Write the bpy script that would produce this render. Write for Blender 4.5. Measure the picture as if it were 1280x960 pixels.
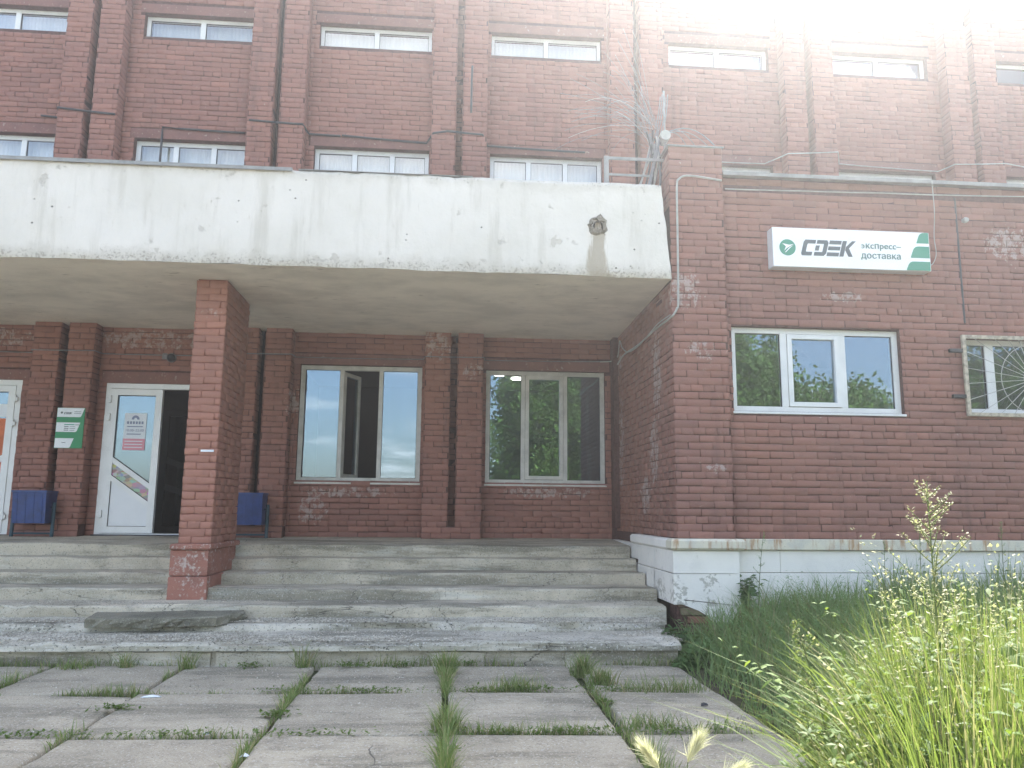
import bpy, math, random
import numpy as np
from mathutils import Matrix, Vector

# ------------------------------------------------------------------ scene, camera, sky, sun
for o in list(bpy.data.objects): bpy.data.objects.remove(o)
S = bpy.context.scene
COL = S.collection
rng = np.random.default_rng(11)
random.seed(11)
R = math.radians
EYE = 1.314
FPX = 990.0

def camera_axes(vx=558., vy=636., a=.0092):
    dY = np.array([vx-640, vy-480, FPX]); dY /= np.linalg.norm(dY)
    z = np.array([a, -1, 0.]); z[2] = -(z[0]*dY[0]+z[1]*dY[1])/dY[2]; z /= np.linalg.norm(z)
    return np.stack([np.cross(dY, z), dY, z])
RM = camera_axes()
cd = bpy.data.cameras.new('camera'); cam = bpy.data.objects.new('camera', cd); COL.objects.link(cam)
cd.sensor_width = 36; cd.lens = 36*FPX/1280; cd.clip_start = .05; cd.clip_end = 2000
m = np.eye(4); m[:3, 0] = RM[:, 0]; m[:3, 1] = -RM[:, 1]; m[:3, 2] = -RM[:, 2]; m[:3, 3] = (0, 0, EYE)
cam.matrix_world = Matrix(m.tolist()); S.camera = cam

SUN_AZ, SUN_EL = R(31), R(48)            # azimuth to the right of +Y: behind the building
w = bpy.data.worlds.new('World'); S.world = w; w.use_nodes = True
nt = w.node_tree; nt.nodes.clear()
sky = nt.nodes.new('ShaderNodeTexSky'); sky.sky_type = 'NISHITA'; sky.sun_disc = False
sky.sun_elevation = SUN_EL; sky.sun_rotation = SUN_AZ
sky.air_density = 1.0; sky.dust_density = 2.0; sky.ozone_density = 1.0
# broken fair-weather cloud, laid on the sky's own direction
tc = nt.nodes.new('ShaderNodeTexCoord'); sep = nt.nodes.new('ShaderNodeSeparateXYZ')
nt.links.new(tc.outputs['Generated'], sep.inputs[0])
zz = nt.nodes.new('ShaderNodeMath'); zz.operation = 'ADD'; zz.inputs[1].default_value = .14
nt.links.new(sep.outputs['Z'], zz.inputs[0])
dv = nt.nodes.new('ShaderNodeVectorMath'); dv.operation = 'DIVIDE'
cb = nt.nodes.new('ShaderNodeCombineXYZ')
for i in range(3): nt.links.new(zz.outputs[0], cb.inputs[i])
nt.links.new(tc.outputs['Generated'], dv.inputs[0]); nt.links.new(cb.outputs[0], dv.inputs[1])
nz = nt.nodes.new('ShaderNodeTexNoise'); nz.inputs['Scale'].default_value = 1.3; nz.inputs['Detail'].default_value = 7
nz.inputs['Roughness'].default_value = .58
of = nt.nodes.new('ShaderNodeVectorMath'); of.operation = 'ADD'; of.inputs[1].default_value = (3.7, 1.9, .4)
nt.links.new(dv.outputs[0], of.inputs[0]); nt.links.new(of.outputs[0], nz.inputs['Vector'])
rp = nt.nodes.new('ShaderNodeValToRGB'); rp.color_ramp.elements[0].position = .54; rp.color_ramp.elements[1].position = .74
rp.color_ramp.elements[0].color = (.06, .06, .06, 1); rp.color_ramp.elements[1].color = (.8, .8, .8, 1)
nt.links.new(nz.outputs['Fac'], rp.inputs[0])
mx = nt.nodes.new('ShaderNodeMix'); mx.data_type = 'RGBA'
nt.links.new(rp.outputs[0], mx.inputs['Factor']); nt.links.new(sky.outputs[0], mx.inputs['A'])
mx.inputs['B'].default_value = (10.2, 10.0, 9.7, 1)
bg = nt.nodes.new('ShaderNodeBackground'); bg.inputs['Strength'].default_value = .11
nt.links.new(mx.outputs['Result'], bg.inputs[0])
wo = nt.nodes.new('ShaderNodeOutputWorld'); nt.links.new(bg.outputs[0], wo.inputs[0])

sl = bpy.data.lights.new('sun', 'SUN'); sl.energy = 4.0; sl.angle = R(.53); sl.color = (1, .95, .87)
so = bpy.data.objects.new('sun', sl); COL.objects.link(so)
sdir = Vector((math.sin(SUN_AZ)*math.cos(SUN_EL), math.cos(SUN_AZ)*math.cos(SUN_EL), math.sin(SUN_EL)))
so.rotation_euler = sdir.to_track_quat('Z', 'Y').to_euler()
S.view_settings.view_transform = 'Standard'; S.view_settings.look = 'None'
S.view_settings.gamma = 1; S.view_settings.exposure = 2.27; S.view_settings.use_curve_mapping = False
S.render.engine = 'CYCLES'
S.cycles.use_denoising = True
S.cycles.adaptive_threshold = .02; S.cycles.max_bounces = 6; S.cycles.transparent_max_bounces = 16; S.cycles.volume_bounces = 0
S.cycles.sample_clamp_indirect = 6

# ------------------------------------------------------------------ helpers
def hsh(ix, iy, seed):
    n = (ix.astype(np.int64)*374761393 + iy.astype(np.int64)*668265263 + seed*982451653) & 0x7fffffff
    n = ((n ^ (n >> 13))*1274126177) & 0x7fffffff
    return ((n ^ (n >> 16)) & 0xffff)/65535.0
def vnoise(x, y, seed=0):
    x = np.asarray(x, float); y = np.asarray(y, float)
    ix = np.floor(x); iy = np.floor(y); fx = x-ix; fy = y-iy
    fx = fx*fx*(3-2*fx); fy = fy*fy*(3-2*fy)
    a = hsh(ix, iy, seed); b = hsh(ix+1, iy, seed); c = hsh(ix, iy+1, seed); d = hsh(ix+1, iy+1, seed)
    return (a*(1-fx)+b*fx)*(1-fy)+(c*(1-fx)+d*fx)*fy
def fbm(x, y, seed=0, o=4):
    s = 0; a = .5; t = 0
    for i in range(o):
        s = s+a*vnoise(np.asarray(x)*2**i, np.asarray(y)*2**i, seed+i*7); t += a; a *= .5
    return s/t

def link(name, me, mat=None, parent=None, loc=None):
    o = bpy.data.objects.new(name, me); COL.objects.link(o)
    if mat is not None and not me.materials: me.materials.append(mat)
    if parent is not None: o.parent = parent
    if loc is not None: o.location = loc
    return o
def tag(o, label, cat, group=None):
    o['label'] = label; o['category'] = cat
    if group: o['group'] = group
    return o
def thing(name, label, cat, loc=(0, 0, 0), group=None):
    o = bpy.data.objects.new(name, None); COL.objects.link(o); o.location = loc
    o.empty_display_size = .1
    return tag(o, label, cat, group)
def structure(o): o['kind'] = 'structure'; return o
def stuff(o): o['kind'] = 'stuff'; return o

class MB:
    """mesh collector; org = world position of the owning thing"""
    def __init__(s, org=(0, 0, 0)): s.v = []; s.f = []; s.n = 0; s.o = np.array(org, float)
    def add(s, v, f):
        v = np.asarray(v, float)
        s.v.append(v-s.o); s.f += [tuple(i+s.n for i in q) for q in f]; s.n += len(v); return s
    def box(s, x0, x1, y0, y1, z0, z1, bev=0.0):
        if bev:
            b = bev; P = []
            for z, e in ((z0, b), (z0+b, 0), (z1-b, 0), (z1, b)):
                P += [(x0+e, y0+e, z), (x1-e, y0+e, z), (x1-e, y1-e, z), (x0+e, y1-e, z)]
            F = [(3, 2, 1, 0), (12, 13, 14, 15)]
            for k in range(3):
                for i in range(4):
                    j = (i+1) % 4; F.append((4*k+i, 4*k+j, 4*k+4+j, 4*k+4+i))
            return s.add(P, F)
        v = [(x0, y0, z0), (x1, y0, z0), (x1, y1, z0), (x0, y1, z0), (x0, y0, z1), (x1, y0, z1), (x1, y1, z1), (x0, y1, z1)]
        return s.add(v, [(3, 2, 1, 0), (4, 5, 6, 7), (0, 1, 5, 4), (1, 2, 6, 5), (2, 3, 7, 6), (3, 0, 4, 7)])
    def prism(s, poly, y0, y1):
        """polygon in (x,z), counter-clockwise seen from the front (-Y), extruded from y0 (front) to y1"""
        n = len(poly); v = [(x, y0, z) for x, z in poly]+[(x, y1, z) for x, z in poly]
        f = [tuple(range(n)), tuple(range(2*n-1, n-1, -1))]
        for i in range(n): j = (i+1) % n; f.append((j, i, n+i, n+j))
        return s.add(v, f)
    def tube(s, path, r, n=6, r1=None, cap=True):
        P = np.array(path, float); k = len(P)
        T = np.gradient(P, axis=0); T /= np.linalg.norm(T, axis=1)[:, None]+1e-9
        up = np.array([0, 0, 1.]) if abs(T[0][2]) < .9 else np.array([1., 0, 0])
        v = []; 
        for i in range(k):
            a = np.cross(T[i], up); 
            if np.linalg.norm(a) < 1e-3: a = np.cross(T[i], [0, 1., 0])
            a /= np.linalg.norm(a); b = np.cross(T[i], a)
            rr = r if r1 is None else r+(r1-r)*i/(k-1)
            for j in range(n):
                t = 2*math.pi*j/n; v.append(P[i]+rr*(a*math.cos(t)+b*math.sin(t)))
        f = [(i*n+j, i*n+(j+1) % n, (i+1)*n+(j+1) % n, (i+1)*n+j) for i in range(k-1) for j in range(n)]
        if cap: f += [tuple(range(n-1, -1, -1)), tuple((k-1)*n+j for j in range(n))]
        return s.add(v, f)
    def disc(s, c, r, y0, y1, n=24, arc=None):
        return s.prism([(c[0]+r*math.cos(2*math.pi*i/n), c[1]+r*math.sin(2*math.pi*i/n)) for i in range(n)], y0, y1)
    def mesh(s, name, smooth=False):
        me = bpy.data.meshes.new(name); me.from_pydata(np.concatenate(s.v).tolist(), [], s.f); me.update()
        if smooth: me.polygons.foreach_set('use_smooth', [True]*len(me.polygons))
        return me
    def build(s, name, mat, parent=None, smooth=False):
        return link(name, s.mesh(name, smooth), mat, parent)

def raw_mesh(name, V, F, mat=None, smooth=False):
    """V (n,3), F (m,4) or (m,3) numpy"""
    V = np.asarray(V, np.float32); F = np.asarray(F, np.int32); k = F.shape[1]
    me = bpy.data.meshes.new(name)
    me.vertices.add(len(V)); me.vertices.foreach_set('co', V.ravel())
    me.loops.add(F.size); me.loops.foreach_set('vertex_index', F.ravel())
    me.polygons.add(len(F)); me.polygons.foreach_set('loop_start', np.arange(0, F.size, k, dtype=np.int32))
    try: me.polygons.foreach_set('loop_total', np.full(len(F), k, np.int32))
    except Exception: pass
    if smooth: me.polygons.foreach_set('use_smooth', np.ones(len(F), bool))
    me.update(calc_edges=True); me.validate()
    if mat: me.materials.append(mat)
    return me

# ------------------------------------------------------------------ materials
class Mat:
    def __init__(s, name):
        s.m = bpy.data.materials.new(name); s.m.use_nodes = True; s.t = s.m.node_tree; s.N = s.t.nodes; s.L = s.t.links
        s.b = s.N['Principled BSDF']; s.out = s.N['Material Output']; s._pos = None
    def n(s, typ, **kw):
        q = s.N.new('ShaderNode'+typ)
        for k, v in kw.items(): setattr(q, k, v)
        return q
    def set(s, sock, v):
        if hasattr(v, 'is_output'): s.L.new(v, sock)
        elif isinstance(v, (tuple, list)) and len(v) == 3 and sock.type == 'RGBA': sock.default_value = (*v, 1)
        else: sock.default_value = v
    def pos(s):
        if s._pos is None: s._pos = s.n('NewGeometry').outputs['Position']
        return s._pos
    def scaled(s, v, vec=None):
        q = s.n('VectorMath', operation='MULTIPLY'); s.L.new(vec or s.pos(), q.inputs[0]); q.inputs[1].default_value = v; return q.outputs[0]
    def noise(s, scale, detail=4, rough=.55, vec=None, dist=0):
        q = s.n('TexNoise'); q.inputs['Scale'].default_value = scale; q.inputs['Detail'].default_value = detail
        q.inputs['Roughness'].default_value = rough; q.inputs['Distortion'].default_value = dist
        s.L.new(vec or s.pos(), q.inputs['Vector']); return q.outputs['Fac']
    def voro(s, scale, feature='F1', vec=None, out='Distance'):
        q = s.n('TexVoronoi', feature=feature); q.inputs['Scale'].default_value = scale
        s.L.new(vec or s.pos(), q.inputs['Vector']); return q.outputs[out]
    def ramp(s, fac, a, b, ca=0., cb=1.):
        q = s.n('MapRange', interpolation_type='SMOOTHSTEP'); q.inputs[1].default_value = a; q.inputs[2].default_value = b
        q.inputs[3].default_value = ca; q.inputs[4].default_value = cb; s.set(q.inputs[0], fac); return q.outputs[0]
    def math(s, op, a, b=0., clamp=False):
        q = s.n('Math', operation=op, use_clamp=clamp); s.set(q.inputs[0], a); s.set(q.inputs[1], b); return q.outputs[0]
    def mix(s, fac, a, b, mode='MIX'):
        q = s.n('Mix', data_type='RGBA', blend_type=mode); s.set(q.inputs['Factor'], fac); s.set(q.inputs['A'], a); s.set(q.inputs['B'], b)
        return q.outputs['Result']
    def bump(s, h, strength=.3, dist=.01, prev=None):
        q = s.n('Bump'); q.inputs['Strength'].default_value = strength; q.inputs['Distance'].default_value = dist
        s.L.new(h, q.inputs['Height'])
        if prev is not None: s.L.new(prev, q.inputs['Normal'])
        s.L.new(q.outputs[0], s.b.inputs['Normal']); return q.outputs[0]
    def island(s):
        a = s.n('NewGeometry').outputs['Random Per Island']; o = s.n('ObjectInfo').outputs['Random']
        return s.math('FRACT', s.math('ADD', a, s.math('MULTIPLY', o, 7.31)))
    def patches(s, lst):
        """soft ellipsoids (cx,cy,cz,rx,ry,rz): 1 at the middle, 0 at the rim"""
        r = None
        for (x, y, z, a, b, c) in lst:
            q = s.n('VectorMath', operation='SUBTRACT'); s.L.new(s.pos(), q.inputs[0]); q.inputs[1].default_value = (x, y, z)
            q2 = s.n('VectorMath', operation='DIVIDE'); s.L.new(q.outputs[0], q2.inputs[0]); q2.inputs[1].default_value = (a, b, c)
            l = s.n('VectorMath', operation='LENGTH'); s.L.new(q2.outputs[0], l.inputs[0])
            v = s.math('SUBTRACT', 1., l.outputs['Value'], True)
            r = v if r is None else s.math('MAXIMUM', r, v)
        return r
    def done(s, color, rough=.8, spec=.3, metal=0.):
        s.set(s.b.inputs['Base Color'], color); s.set(s.b.inputs['Roughness'], rough)
        s.b.inputs['Specular IOR Level'].default_value = spec; s.b.inputs['Metallic'].default_value = metal
        return s.m

def brick_paint(name, ca, cb, cc, wear, flake=(.60, .66)):
    """red-brown masonry paint, brick by brick, faded and flaked where it is flaked in the place"""
    k = Mat(name); isl = k.island()
    c = k.mix(k.ramp(isl, .0, 1.), ca, cb)
    big = k.noise(.7, 3); c = k.mix(k.ramp(big, .38, .68, 0, .8), c, cc)
    isl2 = k.math('FRACT', k.math('MULTIPLY', isl, 13.7))
    c = k.mix(k.ramp(isl2, .55, 1., .0, .22), c, tuple(v*.62 for v in cb))
    c = k.mix(k.ramp(isl2, .0, .1, .2, 0), c, tuple(min(1, v*1.55) for v in cc))
    sm = k.noise(9, 5, .6, k.scaled((1, 1, 2.2)))
    c = k.mix(k.ramp(sm, .5, .78, 0, .35), c, tuple(v*.5 for v in ca))
    # sooty streaks running down
    st = k.noise(1.4, 4, .6, k.scaled((3.2, 3.2, .35)))
    c = k.mix(k.ramp(st, .54, .8, 0, .4), c, (.06, .042, .04))
    # fine flecks of lost paint, larger flakes in the worn patches
    fl = k.noise(30, 5, .7)
    c = k.mix(k.ramp(fl, .70, .74, 0, .4), c, (.34, .27, .23))
    if wear:
        pm = k.patches(wear); wn = k.noise(11, 9, .78, k.scaled((1.3, 1.3, 1)))
        t = k.math('ADD', wn, k.math('MULTIPLY', k.ramp(pm, 0, .6), .16))
        c = k.mix(k.ramp(t, *flake, 0, .62), c, (.43, .37, .34))
    h = k.noise(70, 5, .65); k.bump(h, .5, .004)
    return k.done(c, .7, .3)

WALL_WEAR = [(-3.9, 10.8, 3.52, 1.3, .5, .2), (-6.1, 10.8, 3.5, 1.0, .5, .2), (-.2, 10.6, 3.5, .35, .4, .3), (.35, 10.6, 3.15, .25, .4, .2),
             (-1.3, 10.8, 1.52, .9, .4, .12), (-1.75, 10.8, 1.3, .3, .4, .3), (1.4, 10.8, 1.54, .9, .4, .12), (1.4, 10.8, 3.33, .95, .4, .1), (-2.05, 10.7, 2.7, .2, .5, .3)]
WING_WEAR = [(2.32, 8.62, 2.85, .5, .3, .75), (2.32, 8.8, 2.0, .5, .32, .6), (2.32, 9.2, 1.5, .5, .35, .35), (2.62, 7.95, 2.98, .22, .4, .18),
             (2.45, 7.95, 3.6, .3, .4, .3), (4.25, 8.05, 3.63, .35, .4, .09), (2.75, 7.95, 1.75, .16, .4, .07), (2.2, 10.6, 3.3, .4, .4, .35), (6.2, 8.05, 4.3, .4, .3, .3), (2.33, 10.5, 2.2, .3, .3, .9)]
M_WALL = brick_paint('painted_brick_main', (.27, .124, .095), (.235, .11, .087), (.295, .137, .10), WALL_WEAR, (.64, .70))
M_WING = brick_paint('painted_brick_wing', (.265, .128, .10), (.23, .113, .09), (.29, .134, .098), WING_WEAR, (.62, .68))
M_PILLAR = brick_paint('painted_brick_pillar', (.33, .155, .112), (.29, .14, .104), (.35, .163, .118), [(-2.55, 8.45, 3.35, .2, .4, .1)], (.66, .72))
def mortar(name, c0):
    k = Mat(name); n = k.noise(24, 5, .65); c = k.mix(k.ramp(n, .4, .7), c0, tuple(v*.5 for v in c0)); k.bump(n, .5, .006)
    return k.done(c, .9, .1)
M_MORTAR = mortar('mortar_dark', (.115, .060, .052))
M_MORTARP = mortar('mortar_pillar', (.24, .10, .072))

def plaster_lintel():
    k = Mat('lintel_paint'); n = k.noise(6, 5, .6); f = k.noise(22, 6, .7)
    up = k.ramp(k.n('SeparateXYZ').outputs['Z'], 4.0, 4.6) if False else None
    c = k.mix(k.ramp(n, .35, .7), (.21, .10, .082), (.17, .082, .07))
    c = k.mix(k.ramp(f, .6, .66, 0, .6), c, (.4, .34, .3)); k.bump(f, .3, .004); return k.done(c, .7, .3)
M_LINTEL = plaster_lintel()
def simple(name, c, rough=.6, spec=.4, var=.25, sc=12, metal=0., bump=.15):
    k = Mat(name); n = k.noise(sc, 5, .6); col = k.mix(k.ramp(n, .35, .7), c, tuple(v*(1-var) for v in c)); k.bump(k.noise(sc*5, 3), bump, .002)
    return k.done(col, rough, spec, metal)

def fascia_mat():
    k = Mat('whitewashed_render')
    big = k.noise(1.1, 5, .6); c = k.mix(k.ramp(big, .35, .7), (.70, .665, .615), (.63, .60, .545))
    st = k.noise(2.2, 5, .62, k.scaled((2.6, 1, .28))); c = k.mix(k.ramp(st, .5, .72, 0, .55), c, (.47, .44, .38))
    z = k.n('SeparateXYZ'); k.L.new(k.pos(), z.inputs[0])
    cr = k.noise(5, 6, .66)
    # grime along the lower drip edge and upper edge, broken by noise
    e1 = k.ramp(k.math('ADD', z.outputs['Z'], k.math('MULTIPLY', cr, .3)), 3.90, 4.06, 1, 0)
    c = k.mix(k.math('MULTIPLY', e1, .55), c, (.42, .39, .33))
    e2 = k.ramp(k.math('SUBTRACT', z.outputs['Z'], k.math('MULTIPLY', cr, .34)), 4.44, 4.62, 0, 1)
    c = k.mix(k.math('MULTIPLY', e2, .5), c, (.46, .43, .37))
    # spalls: bare concrete
    sp = k.noise(3.6, 7, .7); spm = k.ramp(k.math('ADD', sp, k.math('MULTIPLY', k.math('ADD', e2, e1), .035)), .645, .675); c = k.mix(k.math('MULTIPLY', spm, .5), c, (.42, .39, .34))
    # fine speckled grime gathering at the edges
    fs = k.noise(38, 6, .75); eg = k.math('MAXIMUM', k.math('MULTIPLY', e1, .16), k.math('MULTIPLY', e2, .12))
    c = k.mix(k.ramp(k.math('ADD', fs, eg), .66, .72, 0, .7), c, (.25, .22, .18))
    # pock marks
    v = k.voro(6.5, vec=k.scaled((1, .2, 1.2))); pk = k.ramp(v, .05, .10, 1, 0)
    gate = k.ramp(k.noise(1.7, 3), .48, .56); pk = k.math('MULTIPLY', pk, gate)
    c = k.mix(k.math('MULTIPLY', pk, .85), c, (.13, .115, .10))
    # run-off stain below the spout
    stn = k.patches([(1.52, 7.9, 3.85, .15, .5, .38), (1.53, 7.9, 4.12, .10, .5, .3), (1.55, 7.9, 3.72, .2, .5, .12)]); sn = k.noise(16, 6, .7, k.scaled((2.6, 1, .35)))
    c = k.mix(k.ramp(k.math('ADD', stn, k.math('MULTIPLY', k.math('SUBTRACT', sn, .5), 1.3)), .12, .5, 0, .75), c, (.30, .255, .185))
    h = k.math('SUBTRACT', k.math('ADD', k.noise(7, 6, .62), k.math('MULTIPLY', spm, -.5)), k.math('MULTIPLY', pk, 1.2)); k.bump(h, .55, .02)
    return k.done(c, .85, .2)
M_FASCIA = fascia_mat()
def soffit_mat():
    k = Mat('soffit_render'); n = k.noise(1.5, 6, .62, k.scaled((1, 1.6, 1))); c = k.mix(k.ramp(n, .36, .68), (.78, .72, .61), (.62, .575, .485))
    f = k.noise(5, 7, .7, k.scaled((1, 2.6, 1))); c = k.mix(k.ramp(f, .62, .69, 0, .6), c, (.26, .22, .175))
    g = k.noise(2.5, 6, .7, k.scaled((.7, 2.2, 1))); c = k.mix(k.ramp(g, .62, .68, 0, .5), c, (.66, .58, .48))
    k.bump(f, .5, .015); return k.done(c, .9, .15)
M_SOFFIT = soffit_mat()
def concrete(name, a, b, moss=.4, speck=.5, bumpd=.012, lime=0., agg=70):
    k = Mat(name); n = k.noise(1.6, 7, .66); c = k.mix(k.ramp(n, .36, .64), a, b)
    o = k.n('ObjectInfo').outputs['Random']; c = k.mix(k.ramp(o, 0, 1, 0, .3), c, tuple(v*.75 for v in b))
    if lime:
        l = k.noise(2.3, 7, .7, k.scaled((.5, 2.5, 3.5))); c = k.mix(k.ramp(l, .53, .66, 0, lime), c, (.60, .575, .50))
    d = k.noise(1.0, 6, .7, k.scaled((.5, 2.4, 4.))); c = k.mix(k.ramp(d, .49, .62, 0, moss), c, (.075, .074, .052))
    d2 = k.noise(4, 6, .7, k.scaled((1, 1, 1))); c = k.mix(k.ramp(d2, .52, .68, 0, .5), c, tuple(v*.55 for v in b))
    s = k.noise(agg, 3, .7); c = k.mix(k.ramp(s, .56, .64, 0, speck), c, (.58, .56, .51))
    s2 = k.noise(agg*.8, 3, .7, k.scaled((1, 1.03, 1.01))); c = k.mix(k.ramp(s2, .57, .65, 0, speck), c, (.10, .095, .08))
    v = k.voro(1.1, 'DISTANCE_TO_EDGE', vec=k.mix(.16, k.pos(), k.n('TexNoise').outputs['Color']))
    cr = k.math('MULTIPLY', k.ramp(v, .0, .006, 1, 0), k.ramp(k.noise(.8, 2), .5, .6)); c = k.mix(k.math('MULTIPLY', cr, .75), c, (.04, .038, .034))
    k.bump(k.math('ADD', k.math('ADD', k.noise(10, 6, .65), k.math('MULTIPLY', s, .5)), k.math('MULTIPLY', cr, -.6)), .6, bumpd)
    return k.done(c, .92, .15)
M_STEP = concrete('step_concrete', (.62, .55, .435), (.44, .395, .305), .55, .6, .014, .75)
M_ERODED = concrete('eroded_concrete', (.62, .575, .48), (.42, .39, .315), .55, .9, .02, .5, 45)
M_SLAB = concrete('slab_concrete', (.45, .395, .30), (.335, .295, .224), .45, .6)
def plinth_mat():
    k = Mat('white_plinth_paint'); n = k.noise(1.8, 5, .6); c = k.mix(k.ramp(n, .35, .7), (.86, .825, .765), (.76, .73, .68))
    s = k.noise(2, 5, .65, k.scaled((3, 3, .4))); c = k.mix(k.ramp(s, .58, .8, 0, .4), c, (.42, .40, .34))
    pm = k.patches([(2.62, 7.88, .62, .16, .4, .16), (2.62, 7.88, .38, .3, .4, .16), (2.3, 7.9, .5, .2, .4, .3), (3.6, 8.0, .3, .6, .4, .25), (2.25, 8.4, .5, .2, .5, .3)]); f = k.noise(15, 6, .7)
    t = k.math('ADD', f, k.math('MULTIPLY', pm, .2)); c = k.mix(k.ramp(t, .66, .69, 0, .75), c, (.40, .375, .32))
    k.bump(k.math('SUBTRACT', k.noise(30, 5), k.ramp(t, .66, .69, 0, .5)), .4, .008); return k.done(c, .75, .25)
M_PLINTH = plinth_mat()
def ledge_mat():
    k = Mat('rusty_ledge_paint'); c = k.mix(k.ramp(k.noise(6, 4), .4, .7), (.66, .62, .50), (.55, .53, .46))
    r = k.noise(7, 5, .65, k.scaled((1.6, 1, .25))); c = k.mix(k.ramp(r, .5, .66, 0, .8), c, (.38, .19, .07))
    c = k.mix(k.ramp(k.noise(20, 6, .7), .63, .68, 0, .7), c, (.2, .15, .12)); k.bump(k.noise(25, 5), .4, .006); return k.done(c, .7, .3)
M_LEDGE = ledge_mat()
def base_mat():
    k = Mat('flaked_pillar_base'); n = k.noise(5, 4); c = k.mix(k.ramp(n, .35, .7), (.34, .15, .11), (.27, .125, .095))
    f = k.noise(22, 8, .76); g = k.noise(2.2, 3); t = k.math('ADD', f, k.math('MULTIPLY', k.math('SUBTRACT', g, .5), .35))
    m_ = k.ramp(t, .555, .63); c = k.mix(k.math('MULTIPLY', m_, .75), c, (.56, .50, .45))
    k.bump(k.math('SUBTRACT', k.noise(40, 4), m_), .5, .006); return k.done(c, .75, .25)
M_BASE = base_mat()
M_PVC = simple('white_pvc', (.74, .75, .745), .35, .5, .1, 4, bump=.03)
M_PVCD = simple('grimy_pvc', (.60, .59, .55), .45, .4, .22, 6, bump=.06)
M_PANEL = simple('white_door_panel', (.72, .74, .76), .4, .4, .06, 3, bump=.03)
M_GASKET = simple('black_gasket', (.02, .02, .02), .6, .3)
M_METAL = simple('grey_galvanised', (.30, .30, .29), .6, .4, .3, 8, .3)
M_RUSTP = simple('rusty_cream_paint', (.52, .46, .36), .65, .3, .5, 16, bump=.4)
M_DARKIRON = simple('dark_iron', (.04, .04, .042), .55, .4, .3)
M_WHITEIRON = simple('white_painted_iron', (.46, .46, .44), .5, .4, .25, 20)
M_BLUE = simple('blue_bin_paint', (.018, .05, .19), .42, .5, .35, 9)
M_TEAL = simple('dark_teal_post', (.02, .06, .085), .5, .4, .3)
M_CABLEW = simple('white_cable', (.40, .395, .37), .5, .4, .2, 20)
M_CABLED = simple('dark_cable', (.045, .045, .05), .5, .4, .3, 20)
M_CABLEG = simple('grey_cable', (.20, .20, .21), .5, .4, .3, 20)
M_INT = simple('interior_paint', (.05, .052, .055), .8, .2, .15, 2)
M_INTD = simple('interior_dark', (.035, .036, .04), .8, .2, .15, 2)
M_BLIND = simple('white_blind', (.82, .83, .82), .8, .2, .08, 3)
M_SIGNW = simple('sign_white_acrylic', (.84, .85, .87), .25, .5, .03, 3, bump=0)
M_SIGNG = simple('sign_green_film', (.035, .26, .165), .3, .5, .06, 3, bump=0)
M_SIGND = simple('sign_grey_film', (.075, .10, .11), .35, .5, .06, 3, bump=0)
M_SIGNT = simple('sign_text_film', (.10, .20, .18), .35, .5, .06, 3, bump=0)
M_SIGNS = simple('sign_side', (.62, .64, .67), .4, .4, .06, 3, bump=0)
M_BGREEN = simple('board_green', (.02, .23, .085), .4, .4, .08, 3, bump=0)
M_BWHITE = simple('board_white', (.72, .74, .76), .4, .4, .05, 3, bump=0)
M_BTEXT = simple('board_text', (.10, .12, .12), .4, .4, .05, 3, bump=0)
M_PAPER = simple('poster_paper', (.72, .76, .80), .6, .3, .06, 3, bump=0)
M_PINK = simple('poster_pink', (.70, .30, .36), .6, .3, .1, 3, bump=0)
M_INK = simple('poster_ink', (.22, .26, .38), .6, .3, .1, 3, bump=0)
M_ORANGE = simple('poster_orange', (.62, .17, .07), .6, .3, .25, 5, bump=0)
M_PBLUE = simple('poster_blue', (.10, .30, .50), .6, .3, .15, 5, bump=0)
def print_mat():
    k = Mat('display_print'); v = k.voro(16, out='Color', vec=k.scaled((1, 1, 1.6)))
    q = k.n('HueSaturation'); q.inputs['Saturation'].default_value = .9; q.inputs['Value'].default_value = .7; k.L.new(v, q.inputs['Color'])
    c = k.mix(.45, q.outputs[0], (.5, .40, .30)); return k.done(c, .6, .3)
M_PRINT = print_mat()
def glass_mat(name, base=.095, tint=(.86, .9, .9), refl=(.70, .86, 1)):
    k = Mat(name); k.N.remove(k.b)
    tr = k.n('BsdfTransparent'); tr.inputs[0].default_value = (*tint, 1)
    gl = k.n('BsdfGlossy'); gl.inputs['Roughness'].default_value = .0; gl.inputs['Color'].default_value = (*refl, 1)
    bp = k.n('Bump'); bp.inputs['Strength'].default_value = .035; bp.inputs['Distance'].default_value = .02
    k.L.new(k.noise(1.6, 2), bp.inputs['Height']); k.L.new(bp.outputs[0], gl.inputs['Normal'])
    fr = k.n('Fresnel'); fr.inputs[0].default_value = 1.5
    mixf = k.math('ADD', fr.outputs[0], base, True)
    ms = k.n('MixShader'); k.L.new(mixf, ms.inputs[0]); k.L.new(tr.outputs[0], ms.inputs[1]); k.L.new(gl.outputs[0], ms.inputs[2])
    k.L.new(ms.outputs[0], k.out.inputs[0]); return k.m
M_GLASS = glass_mat('window_glass')
M_GLASSU = glass_mat('upper_glass', .05, (.93, .94, .94), (.95, .97, 1))
M_GLASSD = glass_mat('dirty_glass', .09, (.7, .72, .7))
def emit_mat(name, c, s):
    k = Mat(name); k.set(k.b.inputs['Base Color'], (.8, .8, .8)); k.b.inputs['Emission Color'].default_value = (*c, 1); k.b.inputs['Emission Strength'].default_value = s; return k.m
M_LAMP = emit_mat('lit_ceiling_lamp', (1, .97, .9), 3.5)
def soil_mat():
    k = Mat('soil_and_turf'); n = k.noise(.8, 6, .6); c = k.mix(k.ramp(n, .4, .65), (.10, .085, .06), (.075, .10, .035))
    f = k.noise(26, 5, .7); c = k.mix(k.ramp(f, .45, .7, 0, .6), c, (.05, .055, .025)); k.bump(f, .8, .03); return k.done(c, .95, .1)
M_SOIL = soil_mat()
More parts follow.
